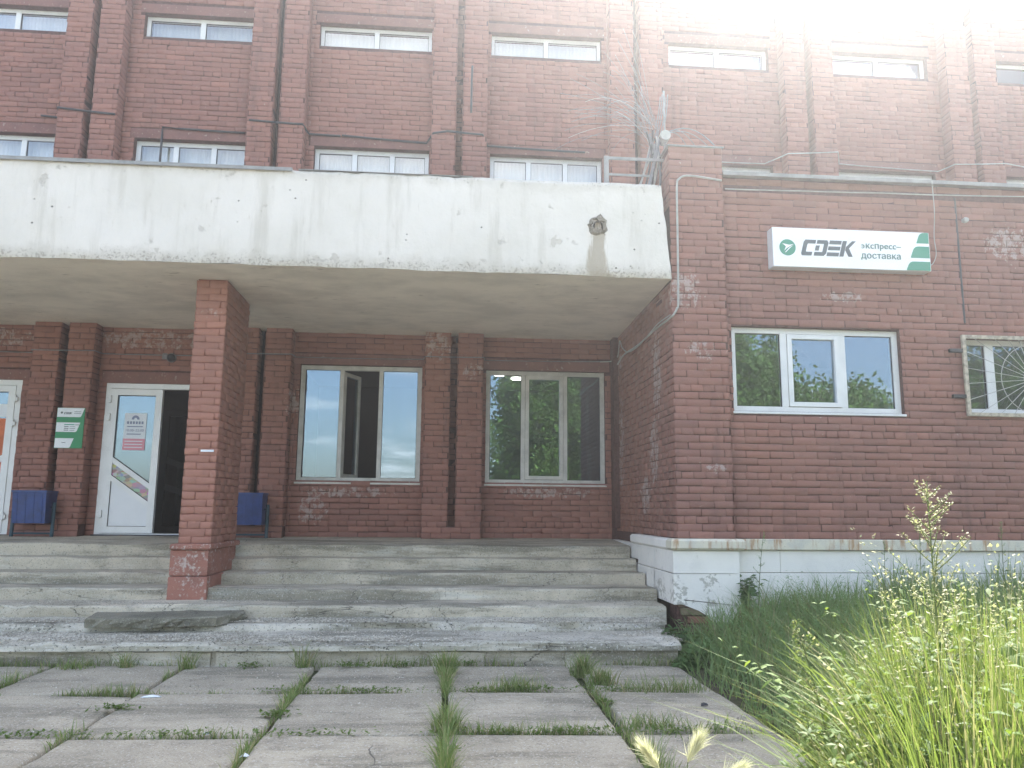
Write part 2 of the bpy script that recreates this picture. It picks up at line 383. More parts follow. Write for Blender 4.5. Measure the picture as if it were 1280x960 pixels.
def leaf_mat(name, a, b, trans=.35, dry=None, drya=.0, rough=.55):
    k = Mat(name); isl = k.n('NewGeometry').outputs['Random Per Island']; c = k.mix(isl, a, b)
    if dry: c = k.mix(k.ramp(k.math('FRACT', k.math('MULTIPLY', isl, 9.7)), 1-drya, 1-drya+.01), c, dry)
    k.set(k.b.inputs['Base Color'], c); k.b.inputs['Roughness'].default_value = max(rough, .6); k.b.inputs['Specular IOR Level'].default_value = .16
    tl = k.n('BsdfTranslucent'); k.L.new(k.mix(.3, c, (.42, .52, .04)), tl.inputs[0])
    ms = k.n('MixShader'); ms.inputs[0].default_value = trans; k.L.new(k.b.outputs[0], ms.inputs[1]); k.L.new(tl.outputs[0], ms.inputs[2]); k.L.new(ms.outputs[0], k.out.inputs[0])
    return k.m
M_GRASS = leaf_mat('grass_blades', (.15, .22, .07), (.24, .30, .11), .3, (.40, .35, .19), .2)
M_GRASSD = leaf_mat('tall_grass_blades', (.16, .25, .095), (.25, .345, .145), .34, (.24, .22, .10), .1)
M_GRASSN = leaf_mat('field_grass_blades', (.095, .155, .04), (.165, .225, .075), .40, (.34, .31, .16), .2)
M_LEAF = leaf_mat('weed_leaf', (.07, .135, .028), (.13, .20, .05), .42)
M_LEAFG = leaf_mat('grey_weed_leaf', (.11, .16, .075), (.17, .22, .11), .35)
M_LEAFS = leaf_mat('shade_weed_leaf', (.13, .23, .08), (.20, .31, .12), .35)
M_LEAFD = leaf_mat('dark_weed_leaf', (.05, .10, .04), (.08, .15, .055), .3)
M_PLUME = leaf_mat('pale_seed_heads', (.32, .32, .19), (.42, .40, .25), .35)
M_DRY = leaf_mat('dry_stem', (.30, .26, .15), (.40, .35, .21), .3)
M_AWN = leaf_mat('pale_awns', (.62, .60, .42), (.72, .70, .52), .35)
M_TREELEAF = leaf_mat('tree_leaf', (.09, .18, .034), (.16, .26, .06), .3, rough=.8)
M_BARK = simple('bark', (.12, .09, .065), .9, .1, .5, 6, bump=.8)
M_STEM = simple('green_stem', (.14, .18, .06), .7, .2, .3)

# ------------------------------------------------------------------ bricks
COURSE, BL, JT = .075, .252, .008
JR = random.Random(4)
def course_bricks(u0, u1, z0, z1, openings=(), z_ref=0., off=0., headers=6):
    """list of (ua,ub,za,zb) in the plane of a wall; openings are (ua,ub,za,zb)"""
    out = []; k0 = int(round((z0-z_ref)/COURSE)); k1 = int(math.floor((z1-z_ref)/COURSE+.4))
    for k in range(k0, k1):
        za = z_ref+k*COURSE; zb = za+COURSE-JT
        if zb > z1+.01: zb = z1
        segs = [(u0, u1)]
        for (a, b, c, d) in openings:
            if min(zb, d)-max(za, c) > .3*COURSE:
                ns = []
                for (s, e) in segs:
                    if b <= s or a >= e: ns.append((s, e)); continue
                    if a > s: ns.append((s, a))
                    if b < e: ns.append((b, e))
                segs = ns
        head = (k % headers == 2); L = .12 if head else BL
        step = L+.006; ph = off+(0 if k % 2 else step/2)+(k*37 % 5)*.004
        for (s, e) in segs:
            if e-s < .02: continue
            j = math.floor((s-ph)/step); u = ph+j*step
            while u < e:
                a, b = max(u, s), min(u+L, e)
                if b-a > .022: out.append((a-(.004 if JR.random() < .55 and a > s+.01 else 0), b, za-(JT*.75 if JR.random() < .38 else 0), zb))
                u += step
    return out
# one chamfered brick face: 12 vertices, 9 quads, in a local frame u (right), w (out of the wall), z (up)
BF = np.array([(8, 9, 10, 11)]+[(4+i, 4+(i+1) % 4, 8+(i+1) % 4, 8+i) for i in range(4)]+[(i, (i+1) % 4, 4+(i+1) % 4, 4+i) for i in range(4)])
def brick_local(L, h, d=.012, c=.003, jit=0.):
    cs = [(-L/2, -h/2), (L/2, -h/2), (L/2, h/2), (-L/2, h/2)]
    V = [(u, 0, z) for u, z in cs]+[(u, d-c, z) for u, z in cs]+[(u-math.copysign(c, u), d, z-math.copysign(c, z)) for u, z in cs]
    V = np.array(V, float)
    if jit:
        j = np.random.default_rng(int(L*1e5+h*1e4)).normal(0, jit, (4, 2)); V[4:8, [0, 2]] += j; V[8:12, [0, 2]] += j
    return V
FR = {'front': np.array([[1, 0, 0], [0, -1, 0], [0, 0, 1]], float),          # faces -Y, u = +X
      'left':  np.array([[0, -1, 0], [-1, 0, 0], [0, 0, 1]], float),         # faces -X, u = -Y
      'right': np.array([[0, 1, 0], [1, 0, 0], [0, 0, 1]], float)}           # faces +X, u = +Y
def wall_point(face, u, plane, z):
    return np.array([u, plane, z]) if face == 'front' else np.array([plane, u, z])
class Bricks:
    """all visible bricks of one thing: the largest ones as single parts, the rest as one part"""
    def __init__(s): s.L = []
    def add(s, face, plane, lst, proud=.010):
        for (a, b, c, d) in lst:
            wv = .011*(float(fbm(np.array((a+b)*.35), np.array(c*2.5), 61, 3))-.5)
            s.L.append((face, wall_point(face, (a+b)/2, plane, (c+d)/2+wv), b-a, d-c, proud))
    def project(s, p):
        d = (p-np.array([0, 0, EYE]))@RM
        if d[2] < .2: return None
        x, y = 640+FPX*d[0]/d[2], 480+FPX*d[1]/d[2]
        return (x, y, d[2]) if -5 < x < 1285 and -5 < y < 965 else None
    def emit(s, root, org, mat, singles=300, hidden=lambda x, y, b: False, parent=None):
        sc = []
        for i, b in enumerate(s.L):
            q = s.project(b[1]); 
            if q is None or hidden(q[0], q[1], b): sc.append(-1); continue
            n = FR[b[0]][1]; v = b[1]-np.array([0, 0, EYE]); cosv = abs(v@n)/np.linalg.norm(v)
            sc.append(b[2]*b[3]*cosv/q[2]**2)
        order = np.argsort(-np.array(sc)); one = [i for i in order[:singles] if sc[i] > 0]; oset = set(one)
        cache = {}; org = np.array(org, float); r = np.random.default_rng(5)
        for i in one:
            face, p, L, h, pr = s.L[i]; key = (face, round(L, 3), round(h, 3), i % 3)
            if key not in cache:
                V = brick_local(round(L, 3), round(h, 3), pr, .0035, .0016*(1+i % 3))
                f = BF if face != 'left' else BF
                W = V@FR[face]; me = raw_mesh('brick', W, BF if np.linalg.det(FR[face]) < 0 else BF, mat); cache[key] = me
            o = link('brick', cache[key], None, parent or root)
            o.location = tuple(p-org+FR[face][1]*r.normal(0, .0024))
            o.rotation_euler = (0, r.normal(0, .0025) if face == 'front' else 0, 0)
        rest = [b for i, b in enumerate(s.L) if i not in oset]
        if rest:
            N = len(rest); V = np.empty((N, 12, 3)); 
            for i, (face, p, L, h, pr) in enumerate(rest):
                V[i] = brick_local(L, h, pr, .0035)@FR[face]+p-org+FR[face][1]*r.normal(0, .0024)
            V[:, 4:12, :] += np.repeat(r.normal(0, .0028, (N, 4, 3)), 2, 0).reshape(N, 2, 4, 3)[:, [0, 0]].reshape(N, 8, 3)*.8
            F = (BF[None]+12*np.arange(N)[:, None, None]).reshape(-1, 4)
            o = link('brick', raw_mesh('brickwork', V.reshape(-1, 3), F, mat), None, parent or root); stuff(o)
def wall_sheet(mb, face, plane, u0, u1, z0, z1, openings=(), depth=.25):
    """mortar sheet with openings and their reveals"""
    us = sorted({u0, u1, *[min(max(v, u0), u1) for o in openings for v in o[:2]]}); zs = sorted({z0, z1, *[min(max(v, z0), z1) for o in openings for v in o[2:]]})
    sg = 1 if face != 'right' else -1
    for a, b in zip(us, us[1:]):
        for c, d in zip(zs, zs[1:]):
            um, zm = (a+b)/2, (c+d)/2
            if any(o[0] < um < o[1] and o[2] < zm < o[3] for o in openings): continue
            mb.add([wall_point(face, a, plane, c), wall_point(face, b, plane, c), wall_point(face, b, plane, d), wall_point(face, a, plane, d)], [(0, 1, 2, 3)])
    if face == 'front':
        for (a, b, c, d) in openings:
            y0, y1 = plane, plane+depth
            mb.add([(a, y0, c), (b, y0, c), (b, y0, d), (a, y0, d), (a, y1, c), (b, y1, c), (b, y1, d), (a, y1, d)], [(0, 1, 5, 4), (1, 2, 6, 5), (2, 3, 7, 6), (3, 0, 4, 7)])

def frame_rect(mb, x0, x1, z0, z1, y0, y1, wl, wr=None, wb=None, wt=None):
    wr = wl if wr is None else wr; wb = wl if wb is None else wb; wt = wl if wt is None else wt
    mb.box(x0, x0+wl, y0, y1, z0, z1, .003); mb.box(x1-wr, x1, y0, y1, z0, z1, .003)
    mb.box(x0+wl, x1-wr, y0+.001, y1-.001, z0, z0+wb, .003); mb.box(x0+wl, x1-wr, y0+.001, y1-.001, z1-wt, z1, .003)
def window(root, org, x0, x1, z0, z1, y, mull, mat, fw=.055, sash=(), skip=(), glass=None, mw=.055, sill=True, blind=None, cover=None):
    """window part: outer frame and mullions, with panes, opening sashes and a sill as sub-parts"""
    glass = glass or M_GLASS
    mb = MB(org); frame_rect(mb, x0, x1, z0, z1, y, y+.07, fw)
    for mxx in mull: mb.box(mxx-mw/2, mxx+mw/2, y+.002, y+.068, z0+fw, z1-fw, .003)
    W = mb.build('window', mat, root)
    ed = [x0+fw]+[e for q in mull for e in (q-mw/2, q+mw/2)]+[x1-fw]
    for i in range(0, len(ed), 2):
        a, b = ed[i], ed[i+1]; k = i//2; c, d = z0+fw, z1-fw
        if k in skip: continue
        g = MB(org); frame_rect(g, a, b, c, d, y+.018, y+.035, .006); g.build('gasket', M_GASKET, W)
        if k in sash:
            q = MB(org); frame_rect(q, a+.004, b-.004, c+.004, d-.004, y-.012, y+.05, .05); q.build('sash', mat, W); a, b, c, d = a+.05, b-.05, c+.05, d-.05
        # each pane set a hair out of true
        t = rng.normal(0, .0016, 2)
        P = MB(org); P.add([(a, y+.024+t[0], c), (b, y+.024-t[0], c), (b, y+.024-t[0]+t[1], d), (a, y+.024+t[0]+t[1], d),
                            (a, y+.032+t[0], c), (b, y+.032-t[0], c), (b, y+.032-t[0]+t[1], d), (a, y+.032+t[0]+t[1], d)],
                           [(0, 1, 2, 3), (7, 6, 5, 4), (0, 4, 5, 1), (1, 5, 6, 2), (2, 6, 7, 3), (3, 7, 4, 0)])
        P.build('pane', glass, W)
    if sill: MB(org).box(x0-.01, x1+.01, y-.075, y+.01, z0-.028, z0-.004, .003).build('sill', mat, W)
    if blind is not None:
        q = MB(org); n = 30; 
        a, b = x0+fw*.5, x1-fw*.5
        xs = np.linspace(a, b, n*2)
        for i, (p, r_) in enumerate(zip(xs, xs[1:])):
            yy = y+.16+.008*(i % 2); q.add([(p, yy, z0+blind), (r_, y+.16+.008*((i+1) % 2), z0+blind), (r_, y+.16+.008*((i+1) % 2), z1), (p, yy, z1)], [(0, 1, 2, 3)])
        q.build('blind', M_BLIND, W)
    return W

# ------------------------------------------------------------------ ground
def gz(x, y):
    s = lambda t: np.clip(t, 0, 1)**2*(3-2*np.clip(t, 0, 1))
    x = np.asarray(x, float); y = np.asarray(y, float)
    return -.05+.2*s((x-2.0)/1.0)*s((y-4.5)/2.6)+.03*(fbm(x*1.3, y*1.3, 3)-.5)*(s((x-1.9)/.5)+s((-y+3.2)/1.5))
def build_ground():
    xs = np.concatenate([[-900, -300, -100, -40, -20], np.arange(-12, 14.01, .2), [20, 40, 100, 300, 900]])
    ys = np.concatenate([[-900, -300, -100, -40, -25], np.arange(-14, 12.01, .2), [20, 40, 100, 300, 900]])
    X, Y = np.meshgrid(xs, ys); Z = gz(X, Y); nx = len(xs)
    V = np.stack([X, Y, Z], -1).reshape(-1, 3); i = np.arange(len(V)).reshape(len(ys), nx)
    F = np.stack([i[:-1, :-1], i[:-1, 1:], i[1:, 1:], i[1:, :-1]], -1).reshape(-1, 4)
    structure(link('ground', raw_mesh('ground', V, F, M_SOIL, True)))
build_ground()

# pavement of square concrete slabs, row by row up to the stairs
pav = bpy.data.objects.new('pavement', None); COL.objects.link(pav); structure(pav)
SX = [-8.6, -7.53, -6.45, -5.38, -4.3, -3.22, -2.14, -1.05, .03, 1.10, 2.03]
SY = [7.08, 6.02, 4.94, 3.87, 2.8, 1.73, .64]
SLOPE = -.018
def sy(x, y): return y+SLOPE*(x-.03)
for r_ in range(len(SY)-1):
    for c_ in range(len(SX)-1):
        x0, x1 = SX[c_], SX[c_+1]; y1, y0 = SY[r_], SY[r_+1]
        if r_ > 2 and x0 > 1.0: continue
        gx = .034 if 1.0 < x1 < 1.2 or abs(x1-.03) < .1 or abs(x1+1.05) < .1 else .018
        if c_ == len(SX)-2: gx = .0
        gl = .034 if abs(x0-1.1) < .1 else .016
        a, b, c, d = x0+gl, x1-gx, y0+.018, y1-.016
        n = 11; u = np.concatenate([[0, .012], np.linspace(.03, .97, n-4), [.988, 1]])
        U, W_ = np.meshgrid(u, u); px = a+(b-a)*U; py = c+(d-c)*W_
        e = np.minimum(np.minimum(U, 1-U)*(b-a), np.minimum(W_, 1-W_)*(d-c))
        sd = r_*31+c_
        pz = -.014*np.clip(1-e/.02, 0, 1)**2+.006*(fbm(px*3, py*3, sd)-.5)+rng.normal(0, .004)+rng.normal(0, .009)*(U-.5)+rng.normal(0, .009)*(W_-.5)
        edge = (e < .02)
        px = px+edge*.04*(fbm(px*9, py*9, sd+5)-.5); py = sy(px, py)+edge*.04*(fbm(px*9, py*9, sd+9)-.5)
        V = np.stack([px, py, pz], -1).reshape(-1, 3); k = len(u); i = np.arange(k*k).reshape(k, k)
        F = np.stack([i[:-1, :-1], i[:-1, 1:], i[1:, 1:], i[1:, :-1]], -1).reshape(-1, 4)
        ring = np.concatenate([i[0, :-1], i[:-1, -1], i[-1, :0:-1], i[:0:-1, 0]]); B = V[ring].copy(); B[:, 2] = -.11
        nb = len(ring); V = np.concatenate([V, B]); jj = np.arange(nb); kk = (jj+1) % nb
        F = np.concatenate([F, np.stack([ring[kk], ring[jj], k*k+jj, k*k+kk], -1)])
        link('slab', raw_mesh('slab', V, F, M_SLAB, False), None, pav)

# unseen pale concrete behind the camera, added to bounce sunlight onto facade and soffit
M_BOUNCE = concrete('bounce_concrete', (.46, .43, .37), (.38, .36, .31), .2, .3)
structure(MB().add([(-40, -9, -.02), (40, -9, -.02), (40, .6, -.02), (-40, .6, -.02)], [(0, 1, 2, 3)]).build('bounce_yard', M_BOUNCE))

# ------------------------------------------------------------------ staircase
STAIR = thing('staircase', 'worn grey concrete stairs rising to the entrance landing', 'stairs', (-2, 7.05, 0))
SO = np.array([-2, 7.05, 0])
def sweep_step(name, x0, x1, yf, yb, z0, z1, mat, rough=.006, chip=.02, seed=0, slope=0., back_rise=0., xskew=0., nose=.02, nx=None):
    """one step: riser, worn nosing and tread swept along x, with an end face on each side"""
    nx = nx or int((x1-x0)/.05); xs = np.linspace(x0, x1, nx)
    prof = [(0, 0, 1, 0), (0, .5, 1, 0), (0, 1, 1, 0)]
    P = []
    hz = z1-z0
    nz_ = 5; nt_ = 9
    for t in np.linspace(0, 1, nz_): P.append((yf, z0+(hz-nose)*t, 0.))
    for t in np.linspace(.25, 1, 4): P.append((yf+nose*(1-math.cos(t*math.pi/2)), z1-nose+nose*math.sin(t*math.pi/2), 1.))
    for t in np.linspace(.06, 1, nt_): P.append((yf+nose+(yb-yf-nose)*t, z1+back_rise*t, max(0, 1-t*6)))
    P = np.array(P); m_ = len(P)
    X = np.repeat(xs[:, None], m_, 1); Yv = np.repeat(P[None, :, 0], nx, 0); Zv = np.repeat(P[None, :, 1], nx, 0); ns = np.repeat(P[None, :, 2], nx, 0)
    q = fbm(X*2.2, P[None, :, 1]*9+P[None, :, 0]*6, seed, 5)-.5
    isr = (np.arange(m_) < nz_)[None, :]
    Yv = Yv+np.where(isr, rough*2.2*q, 0); Zv = Zv+np.where(isr, 0, rough*2*q)
    ch = np.clip(fbm(xs*1.7, xs*0+seed, seed+3, 5)-.52, 0, 1)*4
    Yv = Yv+ns*chip*ch[:, None]; Zv = Zv-ns*chip*.8*ch[:, None]
    Yv = Yv+xskew*(X-.03)
    V = np.stack([X, Yv, Zv], -1).reshape(-1, 3)-SO
    i = np.arange(nx*m_).reshape(nx, m_)
    F = np.stack([i[:-1, :-1], i[1:, :-1], i[1:, 1:], i[:-1, 1:]], -1).reshape(-1, 4).tolist()
    for k, row in ((0, i[0]), (1, i[-1])):
        c = V[row[[0, -1]]].copy(); nb = len(V); extra = np.array([[c[1][0], c[1][1], z0-SO[2]]]); V = np.concatenate([V, extra])
        F.append(tuple([*row.tolist()[::-1], nb]) if k == 0 else tuple([*row.tolist(), nb]))
    me = bpy.data.meshes.new(name); me.from_pydata(V.tolist(), [], F); me.update()
    return link(name, me, mat, STAIR)
XL = -9.0
#        x1    yf     yb     z0    z1    mat
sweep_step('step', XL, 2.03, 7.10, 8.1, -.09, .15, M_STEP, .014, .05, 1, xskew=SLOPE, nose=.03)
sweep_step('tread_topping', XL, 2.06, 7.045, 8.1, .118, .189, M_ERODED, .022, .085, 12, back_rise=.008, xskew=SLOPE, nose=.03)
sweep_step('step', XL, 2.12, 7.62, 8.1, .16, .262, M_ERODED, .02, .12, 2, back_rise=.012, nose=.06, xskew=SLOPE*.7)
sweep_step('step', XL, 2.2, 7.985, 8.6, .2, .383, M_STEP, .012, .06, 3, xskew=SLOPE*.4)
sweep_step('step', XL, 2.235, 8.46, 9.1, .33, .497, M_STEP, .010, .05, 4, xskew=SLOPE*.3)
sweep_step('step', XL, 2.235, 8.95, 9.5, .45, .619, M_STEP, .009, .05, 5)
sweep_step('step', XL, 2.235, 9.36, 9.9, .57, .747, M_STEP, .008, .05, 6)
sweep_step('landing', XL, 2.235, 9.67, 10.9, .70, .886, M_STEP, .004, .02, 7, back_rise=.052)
def rock_slab(name, poly, z0, z1, seed, mat, parent, org, tilt=0.):
    """a broken slab: outline in plan, jagged sides"""
    P = np.array(poly, float); n = len(P); out = []
    for i in range(n):
        a, b = P[i], P[(i+1) % n]; k = max(2, int(np.linalg.norm(b-a)/.05))
        for t in np.arange(k)/k: out.append(a+(b-a)*t)
    O = np.array(out); k = len(O); c = O.mean(0); r = np.random.default_rng(seed)
    lv = []
    for z, sh, jt in ((z0, -.01, .012), (z0+(z1-z0)*.5, .0, .014), (z1-.012, .0, .006), (z1, -.012, .004)):
        d = O-c; d /= np.linalg.norm(d, axis=1)[:, None]; Q = O+d*(sh+r.normal(0, jt, (k, 1)))
        lv.append(np.column_stack([Q, np.full(k, z)+r.normal(0, .004, k)+tilt*(Q[:, 0]-c[0])]))
    V = np.concatenate(lv)-np.array(org); F = [(l*k+i, l*k+(i+1) % k, (l+1)*k+(i+1) % k, (l+1)*k+i) for l in range(3) for i in range(k)]
    F.append(tuple(range(3*k, 4*k)))
    me = bpy.data.meshes.new(name); me.from_pydata(V.tolist(), [], F); me.update(); return link(name, me, mat, parent)
M_CHUNK = concrete('mossy_concrete', (.27, .25, .19), (.17, .16, .12), .9, .4)
o = rock_slab('broken_slab', [(-3.18, 7.55), (-2.62, 7.49), (-2.05, 7.58), (-1.86, 7.86), (-1.9, 8.02), (-3.28, 8.04)], .25, .33, 4, M_CHUNK, None, (0, 0, 0), .012)
tag(o, 'dark broken concrete slab left lying on the eroded lower step', 'concrete slab')
# crumbled face pieces of the lowest riser
for (a, b, sd) in ((-2.75, -1.95, 3), (-1.9, -1.25, 5), (1.05, 2.04, 8), (-.1, .35, 9)):
    q = MB(SO); n = 14
    xs = np.linspace(a, b, n); top = .105+.03*(fbm(xs*4, xs*0, sd)-.5)+(.01 if sd == 8 else 0)
    P = [(x, -.06) for x in xs]+[(x, z) for x, z in zip(xs[::-1], top[::-1])]
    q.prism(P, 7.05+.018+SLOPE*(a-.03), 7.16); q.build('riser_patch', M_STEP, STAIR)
# loose gravel worn out of the lowest steps
def gravel(name, n, region, smin, smax, mat, seed):
    r = np.random.default_rng(seed)
    t = (1+5**.5)/2; ico = np.array([(0, 1, t), (0, 1, -t), (0, -1, t), (0, -1, -t), (1, t, 0), (1, -t, 0), (-1, t, 0), (-1, -t, 0), (t, 0, 1), (t, 0, -1), (-t, 0, 1), (-t, 0, -1)])/1.9
    oc = np.array([(1, 0, 0), (-1, 0, 0), (0, 1, 0), (0, -1, 0), (0, 0, 1), (0, 0, -1)], float)
    f8 = np.array([(0, 2, 4), (2, 1, 4), (1, 3, 4), (3, 0, 4), (2, 0, 5), (1, 2, 5), (3, 1, 5), (0, 3, 5)])
    c = region(r, n); n = len(c); s = smin+(smax-smin)*r.random(n)**2.5
    V = oc[None]*s[:, None, None]*(1+r.normal(0, .22, (n, 6, 1))); V[:, :, 2] *= .62
    a = r.random(n)*6.28; ca, sa = np.cos(a)[:, None], np.sin(a)[:, None]
    x, y = V[:, :, 0]*ca-V[:, :, 1]*sa, V[:, :, 0]*sa+V[:, :, 1]*ca; V = np.stack([x, y, V[:, :, 2]], -1)+c[:, None]
    F = (f8[None]+6*np.arange(n)[:, None, None]).reshape(-1, 3)
    return link(name, raw_mesh(name, V.reshape(-1, 3), F, mat))
def gmat():
    k = Mat('gravel_stone'); i = k.n('NewGeometry').outputs['Random Per Island']; c = k.mix(i, (.66, .61, .52), (.30, .27, .215)); return k.done(c, .9, .2)
M_GRAVEL = gmat()
def reg_steps(r, n):
    x = r.uniform(-6.5, 2.1, n); y = r.uniform(7.1, 8.0, n); keep = (fbm(x*1.6, y*4, 21) > .37); x, y = x[keep], y[keep]
    yy = y+SLOPE*(x-.03); z = np.where(y < 7.68, .191+.008*(y-7.05)/1.05, .268+.01*(y-7.6))
    return np.column_stack([x, yy, z])
g = gravel('gravel', 26000, reg_steps, .004, .013, M_GRAVEL, 3); stuff(g); tag(g, 'pale loose gravel crumbled over the two lowest steps', 'gravel')
def reg_tread(r, n):
    x = r.uniform(-6.5, 2.1, n); y = r.uniform(8.03, 8.44, n); keep = (fbm(x*1.3, y*3, 33) > .5); x, y = x[keep], y[keep]
    return np.column_stack([x, y+SLOPE*.4*(x-.03), np.full(len(x), .386)])
g = gravel('grit', 8000, reg_tread, .003, .010, M_GRAVEL, 4); stuff(g); tag(g, 'fine grit scattered on the step at the pillar foot', 'gravel')
def reg_slab(r, n):
    x = r.uniform(-4, 2.0, n); y = 7.02-np.abs(r.normal(0, .9, n)); return np.column_stack([x, y+SLOPE*(x-.03), np.full(n, .004)])
g = gravel('pebbles', 1600, reg_slab, .003, .009, M_GRAVEL, 6); stuff(g); tag(g, 'small pebbles strewn over the paving slabs before the stairs', 'gravel')

# ------------------------------------------------------------------ main building
YW = 10.8; TOPZ = 9.45
MO = (0, YW, .93)
MAIN = thing('factory_building', 'tall red-brown brick building with paired pilasters and window rows behind the canopy', 'building', MO)
GROUPS = [(-7.95, -7.15), (-5.41, -4.64), (-2.88, -2.11), (-.325, .454), (2.25, 3.04), (4.88, 5.64), (7.44, 8.24), (10.1, 10.9)]
UPX = [(-7.02, -5.47), (-4.46, -2.885), (-1.985, -.36), (.52, 2.165), (3.19, 4.74), (5.73, 7.28), (8.38, 9.95)]
WIN1 = (-2.015, -.37, 1.655, 3.24); WIN2 = (.51, 2.17, 1.655, 3.222)
DOOR2 = (-4.53, -3.0, .94, 2.925); DOOR1 = (-7.1, -5.6, .94, 2.94)
OPEN = [WIN1, WIN2, DOOR2, DOOR1]
UPZ, LOZ = (7.945, 8.315), (5.35, 6.40)
for (a, b) in UPX: OPEN += [(a, b, *UPZ), (a, b, *LOZ)]
GW_ = .105
SLOTS = [(a+(b-a-GW_)/2, b-(b-a-GW_)/2, 1.08, TOPZ-.02) for a, b in GROUPS]
mb = MB(MO); wall_sheet(mb, 'front', YW, -14, 14, .3, TOPZ, OPEN+SLOTS, .3)
for (a, b, c, d) in SLOTS: mb.box(a-.05, b+.05, YW+.14, YW+.29, c-.05, d)
mb.box(-14, -13.7, YW+.02, 22, 0, TOPZ); mb.box(13.7, 14, YW+.02, 22, 0, TOPZ); mb.box(-14, 14, 22, 22.3, 0, TOPZ)
mb.box(-14.1, 14.1, YW-.02, 22.4, TOPZ, TOPZ+.15)
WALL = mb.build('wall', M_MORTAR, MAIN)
BM = Bricks(); ZR = .93
LINT = [(-2.15, -.33, 3.24, 3.40), (.46, 2.24, 3.222, 3.39), (-4.60, -2.92, 2.925, 3.09), (-7.2, -5.44, 2.94, 3.09)]
for (a, b) in UPX: LINT += [(a-.06, b+.04, UPZ[1], UPZ[1]+.15), (a-.06, b+.04, LOZ[1], LOZ[1]+.15)]
holes = OPEN+LINT+[(a, b, .8, TOPZ) for a, b in GROUPS]
BM.add('front', YW, course_bricks(-8.5, 2.32, .93, 3.70, holes, ZR))
BM.add('front', YW, course_bricks(-8.5, 10.6, 4.605, TOPZ, holes, ZR))
q = MB(MO)
for (a, b, c, d) in LINT: 
    l = MB(MO); l.box(a+.004, b-.004, YW-.010, YW+.05, c+.002, d-.008, .004); l.build('lintel', M_LINTEL, MAIN)
PD = .21; YP = YW-PD
for gi, (a, b) in enumerate(GROUPS):
    gw = .105; pw = (b-a-gw)/2
    for (p0, p1) in ((a, a+pw), (b-pw, b)):
        pl = MB(MO); pl.box(p0, p1, YP, YW+.01, 1.08, TOPZ-.01); pl.build('pilaster', M_MORTAR, MAIN)
        for (c, d) in ((1.08, 3.70), (4.605, TOPZ)):
            if c < 2 and a > 2: continue
            BM.add('front', YP, course_bricks(p0, p1, c, d, (), ZR, p0))
            rt = [(YP-.012, YW, z0_, z1_) for (_, _, z0_, z1_) in course_bricks(0, .12, c, d, (), ZR, 0)]
            rt = sorted(set(rt))
            BM.add('right', p1, [(YP+.001, YW-.0, z0_, z1_) for (_, _, z0_, z1_) in rt], .006)
            BM.add('left', p0, [(YP+.001, YW-.0, z0_, z1_) for (_, _, z0_, z1_) in rt], .006)
    # base courses run across the groove
    if a < 2:
        pl = MB(MO); pl.box(a, b, YP, YW+.01, .90, 1.08); pl.build('pilaster_base', M_MORTAR, MAIN)
        BM.add('front', YP, course_bricks(a, b, .93, 1.08, (), ZR, a))
    # back of the groove
    BM.add('front', YW+.14, course_bricks(a+pw+.01, b-pw-.01, 1.08 if a < 2 else 4.605, TOPZ-.02, (), ZR, a+.02), .006)
BM.emit(MAIN, MO, M_WALL, 300, hidden=lambda x, y, b: (y < 440 and x > 600) or y < 425 or (205 < x < 330) or (b[1][2] < 4 and b[1][0] > 2.2), parent=WALL)

# rooms behind the glass
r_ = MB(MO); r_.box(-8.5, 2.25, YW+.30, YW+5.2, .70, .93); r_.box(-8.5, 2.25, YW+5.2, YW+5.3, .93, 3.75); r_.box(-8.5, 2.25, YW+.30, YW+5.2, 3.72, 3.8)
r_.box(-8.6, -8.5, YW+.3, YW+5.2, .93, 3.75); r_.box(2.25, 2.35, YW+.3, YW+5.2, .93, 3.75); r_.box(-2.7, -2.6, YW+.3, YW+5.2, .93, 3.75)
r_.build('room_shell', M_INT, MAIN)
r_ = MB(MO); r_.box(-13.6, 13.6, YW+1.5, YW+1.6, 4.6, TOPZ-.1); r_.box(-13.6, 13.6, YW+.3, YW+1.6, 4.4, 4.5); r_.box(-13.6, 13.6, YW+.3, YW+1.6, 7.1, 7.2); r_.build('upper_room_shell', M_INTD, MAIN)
for k, (x, y) in enumerate(((.55, YW+1.5), (1.05, YW+1.7), (.9, YW+3.2), (1.25, YW+3.6), (1.7, YW+2.2), (-.6, YW+2.4))):
    L = MB(MO); L.tube([(x, y, 3.715), (x, y, 3.69)], .11, 14); L.build('ceiling_lamp', M_LAMP, MAIN)

# windows of the main building
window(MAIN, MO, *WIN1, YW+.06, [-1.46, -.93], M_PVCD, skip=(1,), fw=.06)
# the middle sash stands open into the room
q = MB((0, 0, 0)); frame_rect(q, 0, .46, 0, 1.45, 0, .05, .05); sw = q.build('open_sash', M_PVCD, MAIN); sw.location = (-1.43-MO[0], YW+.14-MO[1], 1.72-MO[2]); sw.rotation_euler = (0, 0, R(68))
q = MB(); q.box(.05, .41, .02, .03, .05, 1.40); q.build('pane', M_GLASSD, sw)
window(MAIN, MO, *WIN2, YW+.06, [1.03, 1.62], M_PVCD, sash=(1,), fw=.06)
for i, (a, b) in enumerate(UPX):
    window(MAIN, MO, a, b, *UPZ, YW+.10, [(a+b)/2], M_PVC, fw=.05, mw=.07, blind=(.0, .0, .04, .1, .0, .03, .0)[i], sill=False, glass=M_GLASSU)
    window(MAIN, MO, a, b, *LOZ, YW+.10, [a+(b-a)*.345, a+(b-a)*.675], M_PVC, fw=.06, mw=.07, blind=.0 if i % 3 != 1 else .45, glass=M_GLASSU)

